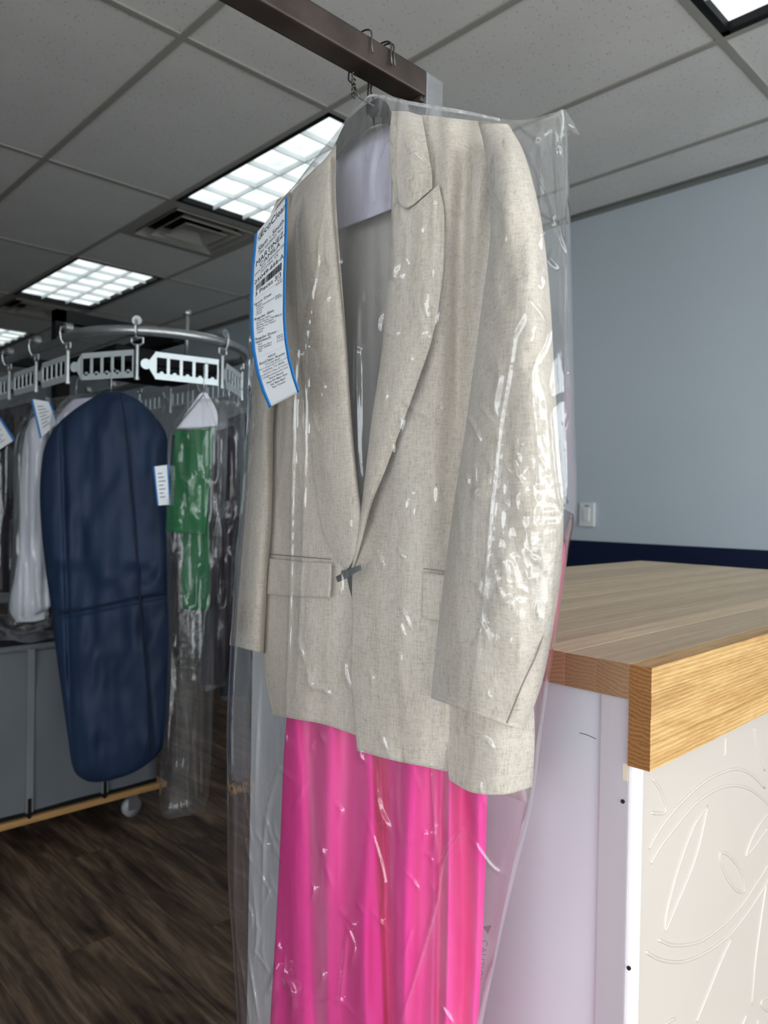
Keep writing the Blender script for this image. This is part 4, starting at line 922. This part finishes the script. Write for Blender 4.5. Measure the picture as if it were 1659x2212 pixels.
# green garment in long film
d3 = 2.24
t = thing('green_trousers', 'green garment folded over a hanger in a long clear bag', 'garment', PD(415, 1100, d3))
sheet('upper_fold', [[(378,930,0),(420,928,-.01),(462,925,0)],[(370,1000,0),(414,1000,-.015),(456,1000,0)],[(362,1080,0),(408,1085,-.015),(449,1090,0)],[(357,1148,0),(400,1152,-.012),(443,1158,0)]], d3, M['green'], t, 24, 40, .012, proj=PD, disp=fold(18, 300, .012, 161))
sheet('lower_fold', [[(368,1090,0),(410,1090,0),(450,1095,0)],[(395,1180,0),(420,1185,-.006),(452,1190,0)],[(392,1250,0),(420,1255,-.006),(452,1258,0)],[(396,1315,0),(425,1319,-.004),(453,1317,0)]], d3 + .02, M['green'], t, 20, 30, .01, proj=PD, disp=fold(16, 300, .01, 171))
P = np.array([(375,930),(440,852),(470,926),(375,930)], float); tube('hanger_frame', PD(P[:, 0], P[:, 1], d3).tolist(), .002, M['galv'], t, 6)
sheet('hanger_cape', [[(432,850),(440,847),(448,850)],[(405,888),(438,885),(468,888)],[(380,926),(425,924),(470,920)]], d3 + .012, M['white_cloth'], t, 16, 16, .003, proj=PD, label='pale paper hanger cape')
plastic(t, [[(415,862),(470,860)],[(380,900),(490,895)],[(362,950),(492,950)],[(358,1100),(485,1100)],[(360,1250),(472,1250)],[(362,1400),(470,1400)],[(356,1550),(462,1520)],[(345,1680),(456,1640)],[(346,1750),(450,1720)],[(362,1770),(440,1755)]], d3, [.02,.04,.05,.055,.055,.055,.055,.055,.05,.03], 181)
hook_to(t, 440, 850, d3, CRZ - .13)
mini_tag('blue-edged tag hanging between the navy cover and the green garment', [(331,1008),(364,1004),(368,1090),(340,1092)], d3 - .02)
# dark garments to the right of the green one
d4 = 2.5
t = thing('dark_trousers', 'dark plum trousers in clear plastic right of the green garment', 'trousers', PD(480, 1180, d4))
pillow('trouser_legs', [[(470,930),(505,920)],[(462,1000),(512,990)],[(456,1150),(512,1150)],[(452,1300),(506,1300)],[(440,1420),(500,1420)],[(425,1480),(480,1480)]], d4, M['plum_cloth'], t, [.02,.04,.045,.045,.04,.03], nu=40, nv=70, proj=PD, top=.06, disp=fold(12, 200, .03, 191))
plastic(t, [[(478,862),(520,870)],[(462,920),(530,910)],[(455,1050),(524,1050)],[(450,1200),(520,1200)],[(446,1330),(512,1330)],[(420,1500),(492,1480)]], d4 - .01, [.03,.06,.065,.065,.065,.05], 201)
hook_to(t, 495, 870, d4, CRZ - .13)
d5 = 2.72
t = thing('navy_coat', 'navy coat hanging behind the plum trousers, beside the beige sleeve', 'coat', PD(505, 1180, d5))
pillow('coat_body', [[(490,905),(530,890)],[(480,960),(545,950)],[(478,1100),(545,1100)],[(478,1300),(540,1300)],[(476,1503),(535,1505)]], d5, M['navy_dark'], t, [.02,.06,.07,.07,.06], nu=40, nv=60, proj=PD, top=.08, disp=fold(14, 300, .03, 211))
plastic(t, [[(500,880),(540,880)],[(476,940),(552,940)],[(472,1200),(550,1200)],[(472,1515),(540,1515)]], d5, [.03,.07,.08,.07], 221)
hook_to(t, 515, 880, d5, CRZ - .13)
t = thing('dark_skirt', 'near-black skirt hanging under the green garment', 'skirt', PD(420, 1380, 2.62))
pillow('skirt_body', [[(372,940),(440,935)],[(362,1100),(450,1100)],[(366,1290),(448,1290)],[(372,1400),(446,1400)],[(380,1440),(440,1440)]], 2.62, M['dark_cloth'], t, [.02,.05,.05,.05,.03], nu=30, nv=50, proj=PD, top=.05)
hook_to(t, 405, 935, 2.62, CRZ - .13)

# ------------------------------------------------------------------ laundry cart
cx0, cx1, cy0, cy1 = .25, 1.405, 2.74, 3.3
zt = PY(130, 1392, cy0)[2]
t = thing('laundry_cart', 'grey canvas laundry cart with timber base below the hanging clothes', 'laundry cart', ((cx0 + cx1) / 2, (cy0 + cy1) / 2, 0))
box('base_board', (cx0 - .03, cy0 - .03, .112), (cx1 + .03, cy1 + .03, .134), M['cart_wood'], t, .003, label='pale timber base')
bm = bmesh.new(); nx = 40
def canvas(u, tt):
    per = [(cx0, cy0), (cx1, cy0), (cx1, cy1), (cx0, cy1)]; k = int(u * 4) % 4; f = u * 4 - int(u * 4)
    a, b = per[k], per[(k + 1) % 4]; x = a[0] + (b[0] - a[0]) * f; y = a[1] + (b[1] - a[1]) * f
    nrm = [(0, -1), (1, 0), (0, 1), (-1, 0)][k]; bl = .022 * math.sin(math.pi * f) * math.sin(math.pi * min(1, tt * 1.05)) + .004 * math.sin(f * 23 + tt * 9)
    return (x + nrm[0] * bl, y + nrm[1] * bl, .134 + (zt - .134) * tt)
V = [canvas(i / 120, j / 24) for j in range(25) for i in range(120)]
Fc = [(j * 120 + i, j * 120 + (i + 1) % 120, (j + 1) * 120 + (i + 1) % 120, (j + 1) * 120 + i) for j in range(24) for i in range(120)]
meshobj('canvas_body', V, Fc, M['canvas'], t)
box('gap_shade_strip', (cx0 + .004, cy0 - .012, .134), (cx1 - .004, cy1 + .012, .146), M['black_metal'], t, label='black strip painting the shade of the gap above the base')  # no real part: black strip painted in for the gap's shade
bm.free()
tube('top_rim', [(cx0, cy0, zt), (cx1, cy0, zt), (cx1, cy1, zt), (cx0, cy1, zt), (cx0, cy0, zt)], .013, M['canvas'], t, 8)
for x in (cx0 + .2, PY(60, 1560, cy0)[0], PY(222, 1560, cy0)[0]):
    box('webbing_strap', (x - .012, cy0 - .028, .15), (x + .012, cy0 - .02, zt), M['canvas_dark'], t)
    box('strap_bracket', (x - .006, cy0 - .03, .13), (x + .006, cy0 - .012, .2), M['black_metal'], t)
for x, y in ((cx1 - .08, cy0 + .05), (cx0 + .08, cy0 + .05), (cx1 - .08, cy1 - .05), (cx0 + .08, cy1 - .05)):
    c = bmobj('caster', addbox(bmesh.new(), (x - .025, y - .02, .085), (x + .025, y + .02, .112), .003), M['galv'], t)
    bm = addbox(bmesh.new(), (x - .018, y - .018, .03), (x + .018, y - .014, .09)); addbox(bm, (x - .018, y + .014, .03), (x + .018, y + .018, .09)); bmobj('caster_fork', bm, M['galv'], c)
    bmobj('caster_wheel', addcyl(bmesh.new(), (x, y - .012, .038), (x, y + .012, .038), .038, 20), M['rubber'], c, True)
# clothes heaped in the cart
t = thing('clothes_heap', 'dark clothes under crumpled plastic heaped in the laundry cart', 'laundry', ((cx0 + cx1) / 2, (cy0 + cy1) / 2, zt))
gx, gy = np.meshgrid(np.linspace(cx0 + .03, cx1 - .03, 60), np.linspace(cy0 + .03, cy1 - .03, 36))
ed = np.sin((gx - cx0) / (cx1 - cx0) * math.pi) ** .5 * np.sin((gy - cy0) / (cy1 - cy0) * math.pi) ** .4
zz = zt - .03 + ed * (.075 + .06 * vnoise(gx * 5, gy * 5, 231) + .04 * vnoise(gx * 14, gy * 14, 232))
V = np.concatenate([np.stack([gx, gy, zz], -1).reshape(-1, 3), np.stack([gx, gy, gx * 0 + zt - .2], -1).reshape(-1, 3)]); n = 60 * 36
e = edgeloop(36, 60); e2 = np.roll(e, -1)
meshobj('clothes', V, np.concatenate([gridfaces(36, 60), gridfaces(36, 60, n, True), np.stack([e2, e, e + n, e2 + n], -1)]).tolist(), M['dark_cloth'], t)
zz2 = zz + .012 + .02 * np.abs(vnoise(gx * 22, gy * 22, 233))
meshobj('film', np.stack([gx, gy, zz2], -1).reshape(-1, 3), gridfaces(36, 60).tolist(), M['bag_dim'], t, label='crumpled clear plastic')
